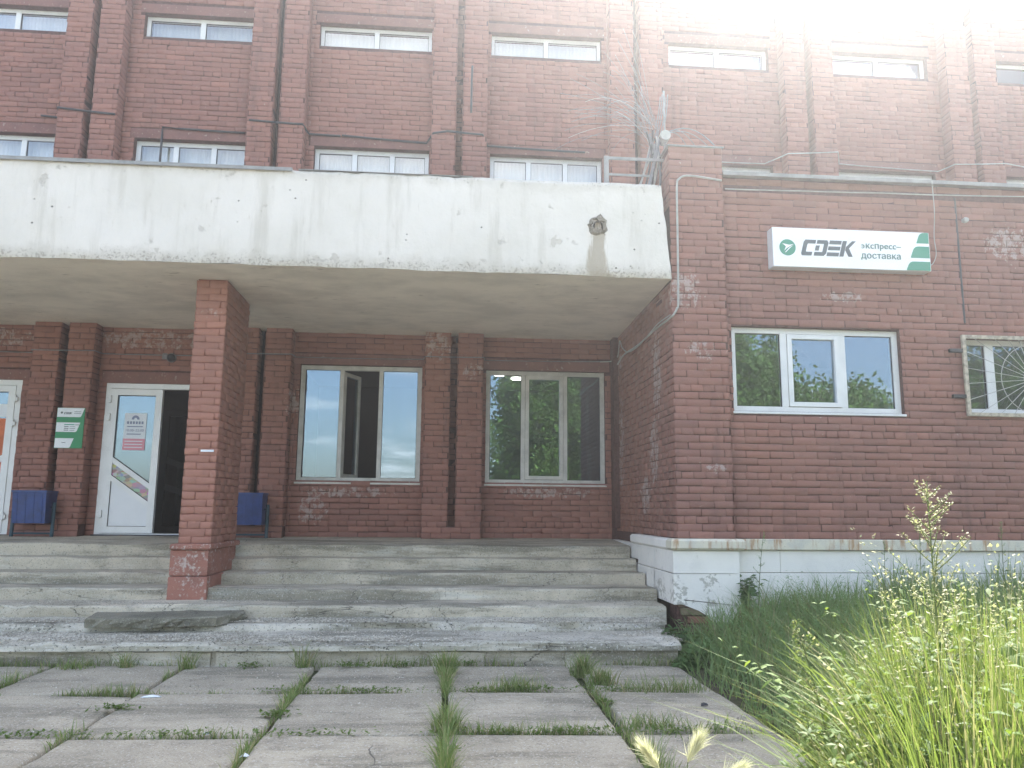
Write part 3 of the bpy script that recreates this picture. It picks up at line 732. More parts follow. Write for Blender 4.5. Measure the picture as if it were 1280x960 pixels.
# entrance doors: white plastic, slanted bars
def door_leaf(root, x0, x1, z0, z1, y, flip=False):
    fw = .085; A = lambda x: x
    L = MB(MO); frame_rect(L, x0, x1, z0, z1, y, y+.06, fw)
    ia, ib = x0+fw, x1-fw
    bars = [(.395, .275), (.255, .135)]                       # where the slanted bars start and end, as a share of the height
    H_ = z1-z0
    zs = []
    for (l, r2) in ((.52, .34), (.395, .215)):
        a, b = z0+H_*l, z0+H_*r2; 
        if flip: a, b = b, a
        zs.append((a, b)); t = .075
        L.prism([(ia, a-t), (ib, b-t), (ib, b), (ia, a)], y+.002, y+.058)
    lf = L.build('door_leaf', M_PVC, root)
    (a1, b1), (a2, b2) = zs
    def pane(poly, mat, nm, yy=y+.03):
        MB(MO).prism(poly, yy, yy+.008).build(nm, mat, lf)
    pane([(ia, a1), (ib, b1), (ib, z1-fw), (ia, z1-fw)], M_GLASS, 'pane')
    pane([(ia, a2), (ib, b2), (ib, b1-.075), (ia, a1-.075)], M_GLASS, 'pane')
    pane([(ia, z0+fw), (ib, z0+fw), (ib, b2-.075), (ia, a2-.075)], M_PANEL, 'door_panel', y+.02)
    g = MB(MO)
    for p, q_ in (((ia, a1), (ib, b1)), ((ia, a1), (ia, z1-fw)), ((ib, b1), (ib, z1-fw)), ((ia, z1-fw), (ib, z1-fw)), ((ia, a2), (ib, b2)), ((ia, z0+fw), (ib, z0+fw)), ((ia, z0+fw), (ia, a2-.075))):
        g.tube([(p[0], y+.014, p[1]), (q_[0], y+.014, q_[1])], .006, 4)
    g.build('gasket', M_GASKET, lf)
    return lf, zs, (ia, ib)
fr = MB(MO); frame_rect(fr, *DOOR2, YW+.0, YW+.07, .07, wb=.02); fr.build('door_frame', M_PVC, MAIN)
lf, zs2, (ia2, ib2) = door_leaf(MAIN, DOOR2[0]+.072, -3.80, .965, 2.85, YW-.01)
for z in (1.16, 2.42, 2.66): MB(MO).box(DOOR2[0]+.05, DOOR2[0]+.085, YW-.04, YW-.008, z, z+.1, .006).box(DOOR2[0]+.028, DOOR2[0]+.052, YW-.035, YW+.002, z+.015, z+.07, .006).build('hinge', M_PVC, lf)
# the inner door beyond the open half
q = MB(MO); frame_rect(q, -4.3, -2.7, .935, 2.75, YW+1.5, YW+1.56, .09); q.prism([(-4.2, 1.55), (-2.8, 1.15), (-2.8, 1.24), (-4.2, 1.64)], YW+1.5, YW+1.55); q.prism([(-4.2, 1.95), (-2.8, 1.45), (-2.8, 1.54), (-4.2, 2.04)], YW+1.5, YW+1.55); q.build('inner_door', M_INT, MAIN)
q = MB(MO); q.box(-4.21, -2.79, YW+1.53, YW+1.535, 1.0, 2.68); q.build('inner_door_glass', M_GLASSD, MAIN)
MB(MO).box(DOOR2[0]-.02, DOOR2[1]+.02, YW-.05, YW+.25, .925, .948, .004).build('threshold', M_DARKIRON, MAIN)
fr = MB(MO); frame_rect(fr, *DOOR1, YW+.0, YW+.07, .07, wb=.02); fr.build('door_frame', M_PVC, MAIN)
lf1, zs1, (ia1, ib1) = door_leaf(MAIN, -6.40, DOOR1[1]-.072, .965, 2.865, YW-.01, True)
for z in (1.12, 2.32, 2.64): MB(MO).box(DOOR1[1]-.085, DOOR1[1]-.05, YW-.04, YW-.008, z, z+.1, .006).box(DOOR1[1]-.052, DOOR1[1]-.028, YW-.035, YW+.002, z+.015, z+.07, .006).build('hinge', M_PVC, lf1)

# ------------------------------------------------------------------ canopy
CO = (-3, 7.9, 3.7)
CAN = thing('entrance_canopy', 'massive whitewashed concrete canopy with chipped front over the entrance', 'canopy', CO)
def canopy_front():
    nx, nzz = 420, 30; xs = np.linspace(-9.5, 2.312, nx); zs = np.linspace(0, 1, nzz)
    X, T = np.meshgrid(xs, zs); zb, zt = 3.732, 4.757
    top = zt+.016*(fbm(X*3, X*0, 5, 5)-.5)*2; bot = zb+.014*(fbm(X*4, X*0, 9, 5)-.5)*2
    Z = bot+(top-bot)*T
    Yv = 7.9+.012*(fbm(X*1.4, Z*1.4, 12)-.5)*2; ed = np.clip(1-np.minimum(T, 1-T)/.035, 0, 1); Yv = Yv+ed*(.0+.09*np.clip(fbm(X*5, Z*3, 17)-.52, 0, 1))
    # the right end is broken back towards the top
    endx = 2.316-.10*T+.02*(fbm(T*7, T*0, 3)-.5); sx = (X-xs[0])/(xs[-1]-xs[0]); X = np.where(sx > .97, xs[0]+(xs[-1]-xs[0])*.97+(sx-.97)/.03*(endx-(xs[0]+(xs[-1]-xs[0])*.97)), X)
    V = np.stack([X, Yv, Z], -1).reshape(-1, 3); i = np.arange(nx*nzz).reshape(nzz, nx)
    F = np.stack([i[:-1, :-1], i[:-1, 1:], i[1:, 1:], i[1:, :-1]], -1).reshape(-1, 4)
    # return the top edge and the right end into the slab
    Tt = V[i[-1]].copy(); Tt[:, 1] = 8.18; b0 = len(V); V = np.concatenate([V, Tt]); k = np.arange(nx-1); F = np.concatenate([F, np.stack([i[-1, :-1], i[-1, 1:], b0+k+1, b0+k], -1)])
    Rr = V[i[:, -1]].copy(); Rr[:, 1] = 8.18; b1 = len(V); V = np.concatenate([V, Rr]); k = np.arange(nzz-1); F = np.concatenate([F, np.stack([i[:-1, -1], b1+k, b1+k+1, i[1:, -1]], -1)])
    return link('fascia', raw_mesh('fascia', V-np.array(CO), F, M_FASCIA, False), None, CAN)
canopy_front()
def soffit():
    xs = np.linspace(-9.5, 2.316, 140); ys = np.linspace(7.905, 10.79, 40); X, Y = np.meshgrid(xs, ys); t = (Y-7.9)/2.9
    Z = 3.735-.055*t+.014*(fbm(X*1.2, Y*2, 40)-.5)+.01*(fbm(X*6, Y*9, 42)-.5)
    V = np.stack([X, Y, Z], -1).reshape(-1, 3)-np.array(CO); i = np.arange(V.shape[0]).reshape(40, 140)
    F = np.stack([i[:-1, :-1], i[1:, :-1], i[1:, 1:], i[:-1, 1:]], -1).reshape(-1, 4)
    link('soffit', raw_mesh('soffit', V, F, M_SOFFIT, True), None, CAN)
soffit()
MB(CO).box(-9.5, 2.20, 8.17, 10.79, 3.80, 4.55).build('slab_core', M_SOFFIT, CAN)
fl = MB(CO); fl.box(-9.5, -1.66, 7.875, 8.2, 4.763, 4.772); fl.box(-9.5, -1.66, 7.868, 7.876, 4.735, 4.772); fl.box(-1.60, 0.2, 7.89, 8.2, 4.764, 4.770); fl.build('flashing', M_METAL, CAN)
M_CHUNKC = concrete('spout_mortar', (.30, .27, .22), (.17, .15, .12), .5, .5)
# drain spout knocked through the fascia
q = MB(CO); a = np.linspace(0, 2*math.pi, 15)[:-1]; rr = np.random.default_rng(8)
V = []; 
for (y, r0) in ((7.915, .105), (7.875, .095), (7.868, .062), (7.95, .05)):
    for t in a: s = r0*(1+rr.normal(0, .17)); V.append((1.527+s*math.cos(t), y, 4.285+s*1.05*math.sin(t)))
n = len(a); F = [(l*n+i, l*n+(i+1) % n, (l+1)*n+(i+1) % n, (l+1)*n+i) for l in range(3) for i in range(n)]
q.add(V, F); q.build('spout_collar', M_CHUNKC, CAN)
q = MB(CO); q.tube([(1.527, 7.93, 4.285), (1.527, 7.86, 4.265)], .05, 12, cap=False); q.tube([(1.527, 7.93, 4.285), (1.527, 7.86, 4.265)], .042, 12, cap=False); q.tube([(1.527, 7.92, 4.285), (1.527, 7.915, 4.285)], .045, 12); q.build('spout_pipe', M_DARKIRON, CAN)

# ------------------------------------------------------------------ brick pillar
PO = (-2.55, 8.9, .39)
PIL = thing('brick_pillar', 'slim orange-red brick pillar carrying the canopy, standing in the stairs', 'pillar', PO)
px0, px1, py0, py1 = -2.715, -2.39, 8.46, 9.44
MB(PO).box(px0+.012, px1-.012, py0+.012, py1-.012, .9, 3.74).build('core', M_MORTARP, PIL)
BP = Bricks()
BP.add('front', py0+.012, course_bricks(px0, px1, .945, 3.73, (), .945, px0, 99))
BP.add('right', px1-.012, course_bricks(py0+.003, py1-.003, .945, 3.73, (), .945, py0+.1, 99))
BP.add('left', px0+.012, course_bricks(py0+.003, py1-.003, .945, 3.73, (), .945, py0+.1, 99))
BP.emit(PIL, PO, M_PILLAR, 330, hidden=lambda x, y, b: b[0] == 'left')
rr = np.random.default_rng(2)
q = MB(PO); q.box(-2.768, -2.362, 8.385, 9.52, .882, .94, .012); q.build('base_cap', M_BASE, PIL)
for (za, zb, dx) in ((.38, .615, .004), (.622, .88, 0)):
    q = MB(PO); q.box(-2.768-dx, -2.395+dx, 8.42-dx, 9.48, za, zb, .008); q.build('base_block', M_BASE, PIL)
o = MB().box(-2.552, -2.42, 8.452, 8.456, 1.875, 1.897).build('paper_strip', M_PAPER); tag(o, 'small white paper strip stuck on the front of the brick pillar', 'sticker')

# ------------------------------------------------------------------ single-storey wing with corner pier
YR = 8.05; WO = (5, YR, .1)
WING = thing('brick_wing', 'single-storey red-brown brick wing with white plinth and corner pier', 'building', WO)
RW = (2.99, 4.868, 2.36, 3.275); GW = (5.60, 7.10, 2.385, 3.215)
wops = [RW, GW]
mb = MB(WO); wall_sheet(mb, 'front', YR, 2.9, 13, .9, 4.95, wops, .22)
wall_sheet(mb, 'left', 2.332, YW+.2, 7.962, .5, 5.2); mb.box(2.332, 2.915, 7.962, 8.3, .9, 5.235)
mb.box(2.34, 13, 8.35, YW, 4.70, 4.80); mb.box(2.34, 2.6, 8.35, YW, 4.8, 5.2)
WW = mb.build('wall', M_MORTAR, WING)
BW = Bricks()
GR = [(2.9, 13, 3.352, 3.378), (5.612, 5.638, 3.36, 4.83), (2.9, 13, 4.815, 4.845)]
LB = [(2.9, 5.0, 3.275, 3.352), (5.5, 7.2, 3.215, 3.352)]
ZW = 1.045
BW.add('front', YR, course_bricks(2.915, 12.8, 1.045, 4.955, wops+GR, ZW))
BW.add('front', 7.962, course_bricks(2.322, 2.915, 1.045, 5.235, (), ZW, 2.322))
BW.add('left', 2.332, course_bricks(7.955, 10.79, 1.045, 3.72, (), ZW, 7.955))
BW.add('left', 2.332, course_bricks(7.955, 10.4, 4.6, 5.2, (), ZW, 7.955))
BW.add('right', 2.915, [(7.952, 8.04, c, d) for (_, _, c, d) in sorted({(0, 0, c, d) for (_, _, c, d) in course_bricks(0, .1, 1.045, 5.235, (), ZW)})], .003)
BW.emit(WING, WO, M_WING, 300, hidden=lambda x, y, b: (x > 1000 and y > 640) or (b[1][1] > 8.6) , parent=WW)
fl = MB(WO); fl.box(2.918, 13, 7.93, 8.5, 4.957, 4.968); fl.box(2.918, 13, 7.922, 7.931, 4.925, 4.968); fl.build('roof_flashing', M_METAL, WING)
fl = MB(WO); fl.box(2.30, 2.935, 7.925, 8.32, 5.236, 5.248); fl.build('pier_flashing', M_METAL, WING)
r_ = MB(WO); r_.box(2.7, 12.9, YR+2.0, YR+2.1, .9, 4.6); r_.box(2.7, 12.9, YR+.22, YR+2.1, 4.5, 4.6); r_.box(2.7, 12.9, YR+.22, YR+2.1, .9, 1.0); r_.build('room_shell', M_INT, WING)
window(WING, WO, *RW, YR+.06, [3.585, 4.24], M_PVC, sash=(1,), fw=.06, mw=.07)
window(WING, WO, *GW, YR+.10, [5.9+.05, 6.75], M_PVC, fw=.06, mw=.10, glass=M_GLASSD)
# plinth of large painted blocks
rows = [(-.05, .385), (.391, .697), (.703, .925)]
bl = MB(WO); bl.box(2.95, 13, 8.045, 8.3, -.1, .93); bl.build('plinth_core', M_MORTAR, WING)
for ri, (a, b) in enumerate(rows):
    x = 2.93-.35*ri
    while x < 12.9:
        x2 = x+1.18
        xa, xb = max(x, 2.926), min(x2-.005, 13)
        if xb-xa > .05:
            MB(WO).box(xa, xb, 8.015+rng.normal(0, .0015), 8.06, a, b, .004).build('plinth_block', M_PLINTH, WING)
        x = x2
# corner pier plinth: its lower left has broken away and shows raw brick
def plate(poly, y0, y1): MB(WO).prism(poly, y0, y1).build('plinth_block', M_PLINTH, WING)
plate([(2.262, .703), (2.93, .703), (2.93, .925), (2.262, .925)], 7.885, 8.2)
plate([(2.268, .46), (2.93, .391), (2.93, .697), (2.262, .697)], 7.887, 8.2)
plate([(2.66, .225), (2.92, .22), (2.93, .385), (2.27, .45), (2.35, .40), (2.5, .345), (2.58, .30)], 7.884, 8.2)
MB(WO).box(2.30, 2.9, 7.93, 8.2, -.1, .5).build('plinth_core', M_MORTAR, WING)
k = 0
for (z, xa, xb) in ((.14, 2.36, 2.88), (.22, 2.40, 2.66), (.30, 2.33, 2.58), (.375, 2.31, 2.42)):
    x = xa
    while x < xb-.05:
        L = min(.24, xb-x); MB(WO).box(x, x+L-.012, 7.898+rng.normal(0, .008), 8.0, z, z+.066, .005).build('plinth_brick', simple('raw_brick_%d' % k, (.20+.05*(k % 3), .13+.03*(k % 2), .10), .9, .1, .4, 14) if k < 4 else bpy.data.materials['raw_brick_%d' % (k % 4)], WING); x += L; k += 1
for (ya, yb, a, b) in ((7.885, 8.6, .703, .925), (8.605, 9.35, .703, .925), (9.355, 10.79, .75, .925), (7.89, 8.62, .40, .697), (8.6, 9.6, .391, .697)):
    MB(WO).box(2.256, 2.36, ya+.002, yb, a, b, .005).build('plinth_block', M_PLINTH, WING)
q = MB(WO); q.box(2.225, 2.985, 7.835, 8.03, .93, 1.04, .022); q.build('pier_cap', M_LEDGE, WING)
q = MB(WO); q.box(2.226, 2.36, 8.03, 9.62, .93, 1.035, .02); q.build('side_cap', M_PLINTH, WING)
q = MB(WO); q.box(2.985, 13, 7.975, 8.09, .93, 1.038, .006); q.build('plinth_ledge', M_LEDGE, WING)

# window grille: hinged iron frame with a sunburst
GO = (6.3, 7.99, 2.8)
GRL = thing('window_grille', 'rusty hinged iron window grille with white sunburst bars', 'window grille', GO)
q = MB(GO); frame_rect(q, 5.545, 7.13, 2.345, 3.235, 7.995, 8.025, .04); q.build('frame', M_RUSTP, GRL)
c = (6.34, 2.76)
for k in range(28):
    t = 2*math.pi*(k+.35)/28; d = (math.cos(t), math.sin(t)); s = 10
    for lim, i, e in ((7.09, 0, 1), (5.585, 0, -1), (3.195, 1, 1), (2.385, 1, -1)):
        if d[i]*e > 1e-3: s = min(s, (lim-c[i])/d[i])
    MB(GO).tube([(c[0]+.12*d[0], 8.01, c[1]+.12*d[1]), (c[0]+s*d[0], 8.01, c[1]+s*d[1])], .0036, 5).build('bar', M_WHITEIRON, GRL)
for r0 in (.12, .38):
    MB(GO).tube([(c[0]+r0*math.cos(t), 8.003, c[1]+r0*math.sin(t)) for t in np.linspace(0, 2*math.pi, 41)], .004, 5).build('ring', M_WHITEIRON, GRL)
pts = [(c[0]+.52*math.cos(t)*1.05, 8.003, c[1]+.4*math.sin(t)) for t in np.linspace(math.pi*.62, math.pi*1.38, 20)]
for z in (2.56, 3.06): MB(GO).box(5.40, 5.56, 8.0, 8.034, z-.02, z+.02, .004).build('hinge', M_DARKIRON, GRL)

# ------------------------------------------------------------------ sign on the wing
SGO = (4.3, 7.95, 3.9)
SGN = thing('shop_sign', 'long white shop sign with green logo and green stripes on the wing wall', 'sign', SGO)
sx0, sx1, sz0, sz1, sy0 = 3.425, 5.19, 3.905, 4.345, 7.90
q = MB(SGO); q.box(sx0, sx1, sy0+.004, 8.036, sz0, sz1, .006); q.build('box', M_SIGNS, SGN)
fx0, fx1, fz0, fz1 = sx0+.004, sx1-.004, sz0+.004, sz1-.004
MB(SGO).box(fx0, fx1, sy0, sy0+.006, fz0, fz1).build('face', M_SIGNW, SGN)
W_, H_ = sx1-sx0, sz1-sz0
def sp(u, v): return (sx0+u*W_, sz0+v*H_)          # u, v: shares of the sign's width and height (v up)
def rounded(poly, idx, r=.02, n=5):
    out = []
    for i, p in enumerate(poly):
        if i not in idx: out.append(p); continue
        p = np.array(p); a = np.array(poly[i-1]); b = np.array(poly[(i+1) % len(poly)]); da = (a-p)/np.linalg.norm(a-p); db = (b-p)/np.linalg.norm(b-p)
        for t in np.linspace(0, 1, n): out.append(tuple((1-t)**2*(p+da*r)+2*t*(1-t)*p+t*t*(p+db*r)))
    return out
E1 = .995
for (v0, v1, ul0, ul1) in ((.012, .24, .84, .864), (.335, .63, .872, .9), (.71, .985, .915, .94)):
    poly = rounded([sp(ul0, v0), sp(E1, v0), sp(E1, v1), sp(ul1, v1)], [3], .05)
    MB(SGO).prism(poly, sy0-.003, sy0+.002).build('green_stripe', M_SIGNG, SGN)
# round emblem: green disc with a white swift arrow
ec = sp(.092, .485); er = H_*.205
MB(SGO).disc(ec, er, sy0-.003, sy0+.002, 32).build('emblem', M_SIGNG, SGN)
def em(*pp): return [(ec[0]+er*x, ec[1]+er*y) for x, y in pp]
e = MB(SGO); e.prism(em((-.62, .48), (-.2, .12), (-.42, -.42), (-.1, -.1), (.75, .42), (.2, .32)), sy0-.005, sy0-.001)
e.prism(em((-.35, -.62), (-.25, -.62), (.25, -.12), (.72, .3), (.15, -.05)), sy0-.005, sy0-.001); e.build('emblem_arrow', M_SIGNW, SGN)
# bold slanted letters C D E K
def letters(parent, org, x, z, h, w, y, mat, slant=.28, gap=.06, name='letter'):
    t = .26*h
    def P(poly, ox): return [(x+ox+px+slant*pz, z+pz) for px, pz in poly]
    def add(polys, ox):
        l = MB(org)
        for p in polys: l.prism(P(p, ox), y-.003, y+.001)
        l.build(name, mat, parent)
    lw = w/4-gap*h
    add([[(.05*h, 0), (lw*.95, 0), (lw*.8, t*.95), (t+.02*h, t*.95), (t, t*1.1), (t, h-t*1.1), (t+.02*h, h-t*.95), (lw*1.0, h-t*.95), (lw*1.0, h), (.05*h, h), (0, h*.88), (0, h*.12)][0:0] or
         [(.07*h, 0), (lw*.9, 0), (lw*.9, t*.9), (t*1.1, t*.9), (t, t*1.2), (t, h-t*1.2), (t*1.1, h-t*.9), (lw, h-t*.9), (lw, h), (.07*h, h), (0, h*.86), (0, h*.14)]], 0)
    ox = w/4
    add([[(.0, 0), (lw*.85, 0), (lw, h*.16), (lw, h*.84), (lw*.85, h), (.02*h, h), (.02*h, h-t*.9), (lw-t*1.05, h-t*.9), (lw-t, h-t*1.1), (lw-t, t*1.1), (lw-t*1.05, t*.9), (0, t*.9)],
         [(.0, t*1.25), (t*.95, t*1.25), (t*.95, h-t*1.35), (.0, h-t*1.35)]], ox)
    ox = 2*w/4
    add([[(0, h*v), (lw, h*v), (lw, h*(v+.235)), (0, h*(v+.235))] for v in (0, .3825, .765)], ox)
    ox = 3*w/4
    add([[(0, 0), (t, 0), (t, h), (0, h)], [(t*1.1, h*.42), (lw*.78, 0), (lw*1.12, 0), (t*1.9, h*.53), (lw*1.1, h), (lw*.78, h), (t*1.1, h*.62)]], ox)
lx, lz = sp(.172, .30); letters(SGN, SGO, lx, lz, H_*.40, W_*.325, sy0-.001, M_SIGND)
def text(s, size, loc, mat, parent, org, name='lettering', sx=1., bold=False):
    cu = bpy.data.curves.new(name, 'FONT'); cu.body = s; cu.size = size; cu.extrude = .0008; cu.space_character = 1.04
    t = bpy.data.objects.new(name, cu); COL.objects.link(t); bpy.context.view_layer.update()
    me = bpy.data.meshes.new_from_object(t.evaluated_get(bpy.context.evaluated_depsgraph_get())); bpy.data.objects.remove(t)
    me.materials.clear(); o = link(name, me, mat, parent)
    o.location = tuple(np.array(loc)-np.array(org)); o.rotation_euler = (R(90), 0, 0); o.scale = (sx, 1, 1)
    if bold:
        p = o.copy(); COL.objects.link(p); p.parent = parent; p.location = o.location+Vector((size*.035, -.0009, size*.01))
    return o
a = sp(.553, .53); h_ = H_*.225
text('кcпpecc–', h_, (a[0]+h_*.545, sy0-.003, a[1]), M_SIGNT, SGN, SGO, bold=True)
e_ = text('c', h_, (a[0]+h_*.52, sy0-.003, a[1]), M_SIGNT, SGN, SGO); e_.scale = (-1, 1, 1)       # the letter э: a turned c with its bar
MB(SGO).box(a[0]+h_*.16, a[0]+h_*.46, sy0-.004, sy0-.001, a[1]+h_*.225, a[1]+h_*.295).build('lettering', M_SIGNT, SGN)
a = sp(.553, .275); text('доставка', H_*.225, (a[0], sy0-.003, a[1]), M_SIGNT, SGN, SGO, bold=True)

# information board between the doors
BO = (-4.85, YP-.012, 2.04)
BRD = thing('information_board', 'small green and white information board on the left pilaster', 'sign', BO)
bx0, bx1, bz0, bz1, by = -5.017, -4.675, 2.036, 2.556, YP-.022
MB(BO).box(bx0, bx1, by, by+.008, bz0, bz1).build('panel', M_BGREEN, BRD)
def bp(u, v): return (bx0+u*(bx1-bx0), bz0+v*(bz1-bz0))
for (v0, v1, u1) in ((.77, .995, .985), (.40, .635, .87), (.008, .245, .68)):
    MB(BO).prism(rounded([bp(.01, v0), bp(u1-.12, v0), bp(u1, v1), bp(.01, v1)], [1], .02), by-.002, by+.001).build('white_field', M_BWHITE, BRD)
a = bp(.17, .855); MB(BO).disc((a[0], a[1]+.012), .014, by-.004, by, 14).build('emblem', M_BTEXT, BRD)
a = bp(.25, .84); letters(BRD, BO, a[0], a[1], .026, .095, by-.003, M_BTEXT, name='letter')
for (u, v, wd, hh, mt) in ((.62, .90, .25, .006, M_BTEXT), (.62, .86, .25, .006, M_BTEXT), (.3, .57, .36, .012, M_SIGNG), (.68, .57, .16, .008, M_BTEXT), (.3, .525, .16, .01, M_BTEXT), (.5, .525, .2, .006, M_BTEXT),
                           (.3, .48, .16, .01, M_BTEXT), (.5, .48, .2, .006, M_BTEXT), (.3, .435, .16, .01, M_BTEXT), (.5, .435, .18, .006, M_BTEXT), (.26, .13, .14, .007, M_BTEXT)):
    p = bp(u, v); MB(BO).box(p[0], p[0]+wd*(bx1-bx0), by-.0045, by-.001, p[1], p[1]+hh).build('print_line', mt, BRD)

# poster behind the door glass, and printed sheets in both doors
yp_ = YW+.012
PS = (-4.1, yp_, 2.1)
PST = thing('door_poster', 'white and pink opening hours poster on the half open entrance door', 'poster', PS)
px_0, px_1, pz_0, pz_1 = -4.27, -3.99, 2.04, 2.53
MB(PS).box(px_0, px_1, yp_+.002, yp_+.004, pz_0, pz_1).build('sheet', M_PAPER, PST)
MB(PS).box(px_0, px_1, yp_, yp_+.002, pz_0, pz_0+.15).build('pink_field', M_PINK, PST)
a = [( -4.13+.05*math.cos(t), 2.445+.055*math.sin(t)) for t in np.linspace(0, math.pi, 12)]; a += [(-4.13+.02*math.cos(t), 2.445+.025*math.sin(t)) for t in np.linspace(math.pi, 0, 8)]
MB(PS).prism(a, yp_-.001, yp_+.002).build('arch_emblem', M_INK, PST)
for i in range(6): MB(PS).box(-4.235+i*.037, -4.235+i*.037+.024, yp_-.001, yp_+.002, 2.385, 2.42).build('print_line', M_INK, PST)
text('10:00–22:00', .046, (-4.25, yp_-.001, 2.285), M_INK, PST, PS)
for z, wd in ((2.345, .2), (2.245, .18)): MB(PS).box(-4.23, -4.23+wd, yp_-.001, yp_+.002, z, z+.012).build('print_line', M_INK, PST)
for z in (2.07, 2.11, 2.15): MB(PS).box(-4.25, -4.02, yp_-.002, yp_, z, z+.012).build('print_line', M_PAPER, PST)
(a1, b1), (a2, b2) = zs2
o = MB().prism([(ia2, a2-.01), (ib2, b2-.01), (ib2, b1-.08), (ia2, a1-.08)], YW+.013, YW+.016).build('door_print', M_PRINT); tag(o, 'multicoloured printed strip in the slanted glass of the half open door', 'poster')
(a1, b1), (a2, b2) = zs1
D1O = (-6, YW+.03, 1.8)
D1 = thing('door_advert', 'orange and blue advertising sheets behind the glass of the leftmost door', 'poster', D1O)
MB(D1O).prism([(ia1, a1), (ib1, b1), (ib1, 2.43), (ia1, 2.43)], YW+.013, YW+.016).build('orange_sheet', M_ORANGE, D1)
MB(D1O).box(ia1, ib1, YW+.013, YW+.016, 2.45, 2.62).build('white_sheet', M_PAPER, D1)
MB(D1O).prism([(ia1, a2-.05), (ib1, b2-.05), (ib1, b1-.08), (ia1, a1-.08)], YW+.013, YW+.016).build('orange_strip', M_ORANGE, D1)
o = MB().prism([(ia1+.05, 1.1), (ib1+.005, 1.1), (ib1+.005, b2-.085), (ia1+.05, a2-.085)], YW+.006, YW+.009).build('door_notice', M_PBLUE); tag(o, 'pale blue notice low on the leftmost door', 'poster')

# ------------------------------------------------------------------ litter bins
def bin_(x, y, z, label, w_=.40):
    O = (x, y, z); t = thing('litter_bin', label, 'bin', O, 'blue litter bins by the entrance')
    h0, h1 = z+.165, z+.56; d0, d1 = .11, .15; w0, w1 = w_/2*.97, w_/2
    q = MB(O); n = 0
    P = []; 
    for (zz_, wd, dd) in ((h0, w0, d0), (h1, w1, d1)):
        P += [(x-wd, y-dd, zz_), (x+wd, y-dd, zz_), (x+wd, y+dd, zz_), (x-wd, y+dd, zz_)]
    for (zz_, wd, dd) in ((h1, w1-.008, d1-.008), (h0+.01, w0-.008, d0-.008)):
        P += [(x-wd, y-dd, zz_), (x+wd, y-dd, zz_), (x+wd, y+dd, zz_), (x-wd, y+dd, zz_)]
    F = [(3, 2, 1, 0)]+[(4*k+i, 4*k+(i+1) % 4, 4*k+4+(i+1) % 4, 4*k+4+i) for k in range(3) for i in range(4)]+[(12, 13, 14, 15)]
    q.add(P, F); q.build('bucket', M_BLUE, t)
    for i in range(4):
        u = -.75+.5*i; MB(O).add([(x+u*w0-.012, y-d0-.005, h0), (x+u*w0+.012, y-d0-.005, h0), (x+u*w1+.012, y-d1-.005, h1), (x+u*w1-.012, y-d1-.005, h1), (x+u*w0-.012, y-d0+.002, h0), (x+u*w0+.012, y-d0+.002, h0), (x+u*w1+.012, y-d1+.002, h1), (x+u*w1-.012, y-d1+.002, h1)],
              [(0, 1, 2, 3), (0, 4, 5, 1), (1, 5, 6, 2), (2, 6, 7, 3), (3, 7, 4, 0)]).build('rib', M_BLUE, t)
    q = MB(O); frame_rect(q, 0, .01, 0, .01, 0, .01, .002) if False else None
    r2 = MB(O); r2.box(x-w1-.008, x+w1+.008, y-d1-.01, y-d1+.004, h1-.022, h1+.006, .003); r2.box(x-w1-.008, x+w1+.008, y+d1-.004, y+d1+.01, h1-.022, h1+.006, .003); r2.box(x-w1-.009, x-w1+.004, y-d1, y+d1, h1-.022, h1+.006, .003); r2.box(x+w1-.004, x+w1+.009, y-d1, y+d1, h1-.022, h1+.006, .003); r2.build('rim', M_BLUE, t)
    for s_ in (-1, 1):
        MB(O).tube([(x+s_*(w1+.04), y, z), (x+s_*(w1+.04), y, z+.42)], .022, 10).build('post', M_TEAL, t)
        MB(O).tube([(x+s_*(w1+.04), y, z+.36), (x+s_*(w1-.01), y, z+.36)], .009, 6).build('pivot', M_TEAL, t)
    MB(O).tube([(x-w1-.04, y, z+.04), (x+w1+.04, y, z+.04)], .012, 6).build('crossbar', M_TEAL, t)
    return t
bin_(-5.12, 10.44, .927, 'blue metal litter bin below the green information board')
bin_(-2.48, 10.44, .927, 'blue metal litter bin half hidden behind the brick pillar', .34)
# little dark dome over the door
LO = (-3.718, YW-.02, 3.28)
t = thing('door_lamp', 'small dark round lamp on the wall above the door', 'lamp', LO)
V = []; n = 14
for k in range(6):
    a = k*math.pi/10
    for i in range(n): V.append((LO[0]+.055*math.cos(a)*math.cos(2*math.pi*i/n), LO[1]-.02-.07*math.sin(a), LO[2]+.055*math.cos(a)*math.sin(2*math.pi*i/n)))
F = [(k*n+i, k*n+(i+1) % n, (k+1)*n+(i+1) % n, (k+1)*n+i) for k in range(5) for i in range(n)]
MB(LO).add(V, F).build('dome', M_DARKIRON, t, True); MB(LO).tube([(LO[0], LO[1]-.02, LO[2]), (LO[0], LO[1]+.02, LO[2])], .062, 14).build('mount', M_CABLEG, t)
MB(LO).box(LO[0]-.12, LO[0]-.06, LO[1]-.012, LO[1]+.02, LO[2]-.02, LO[2]+.06, .004).build('junction_box', M_CABLEG, t)

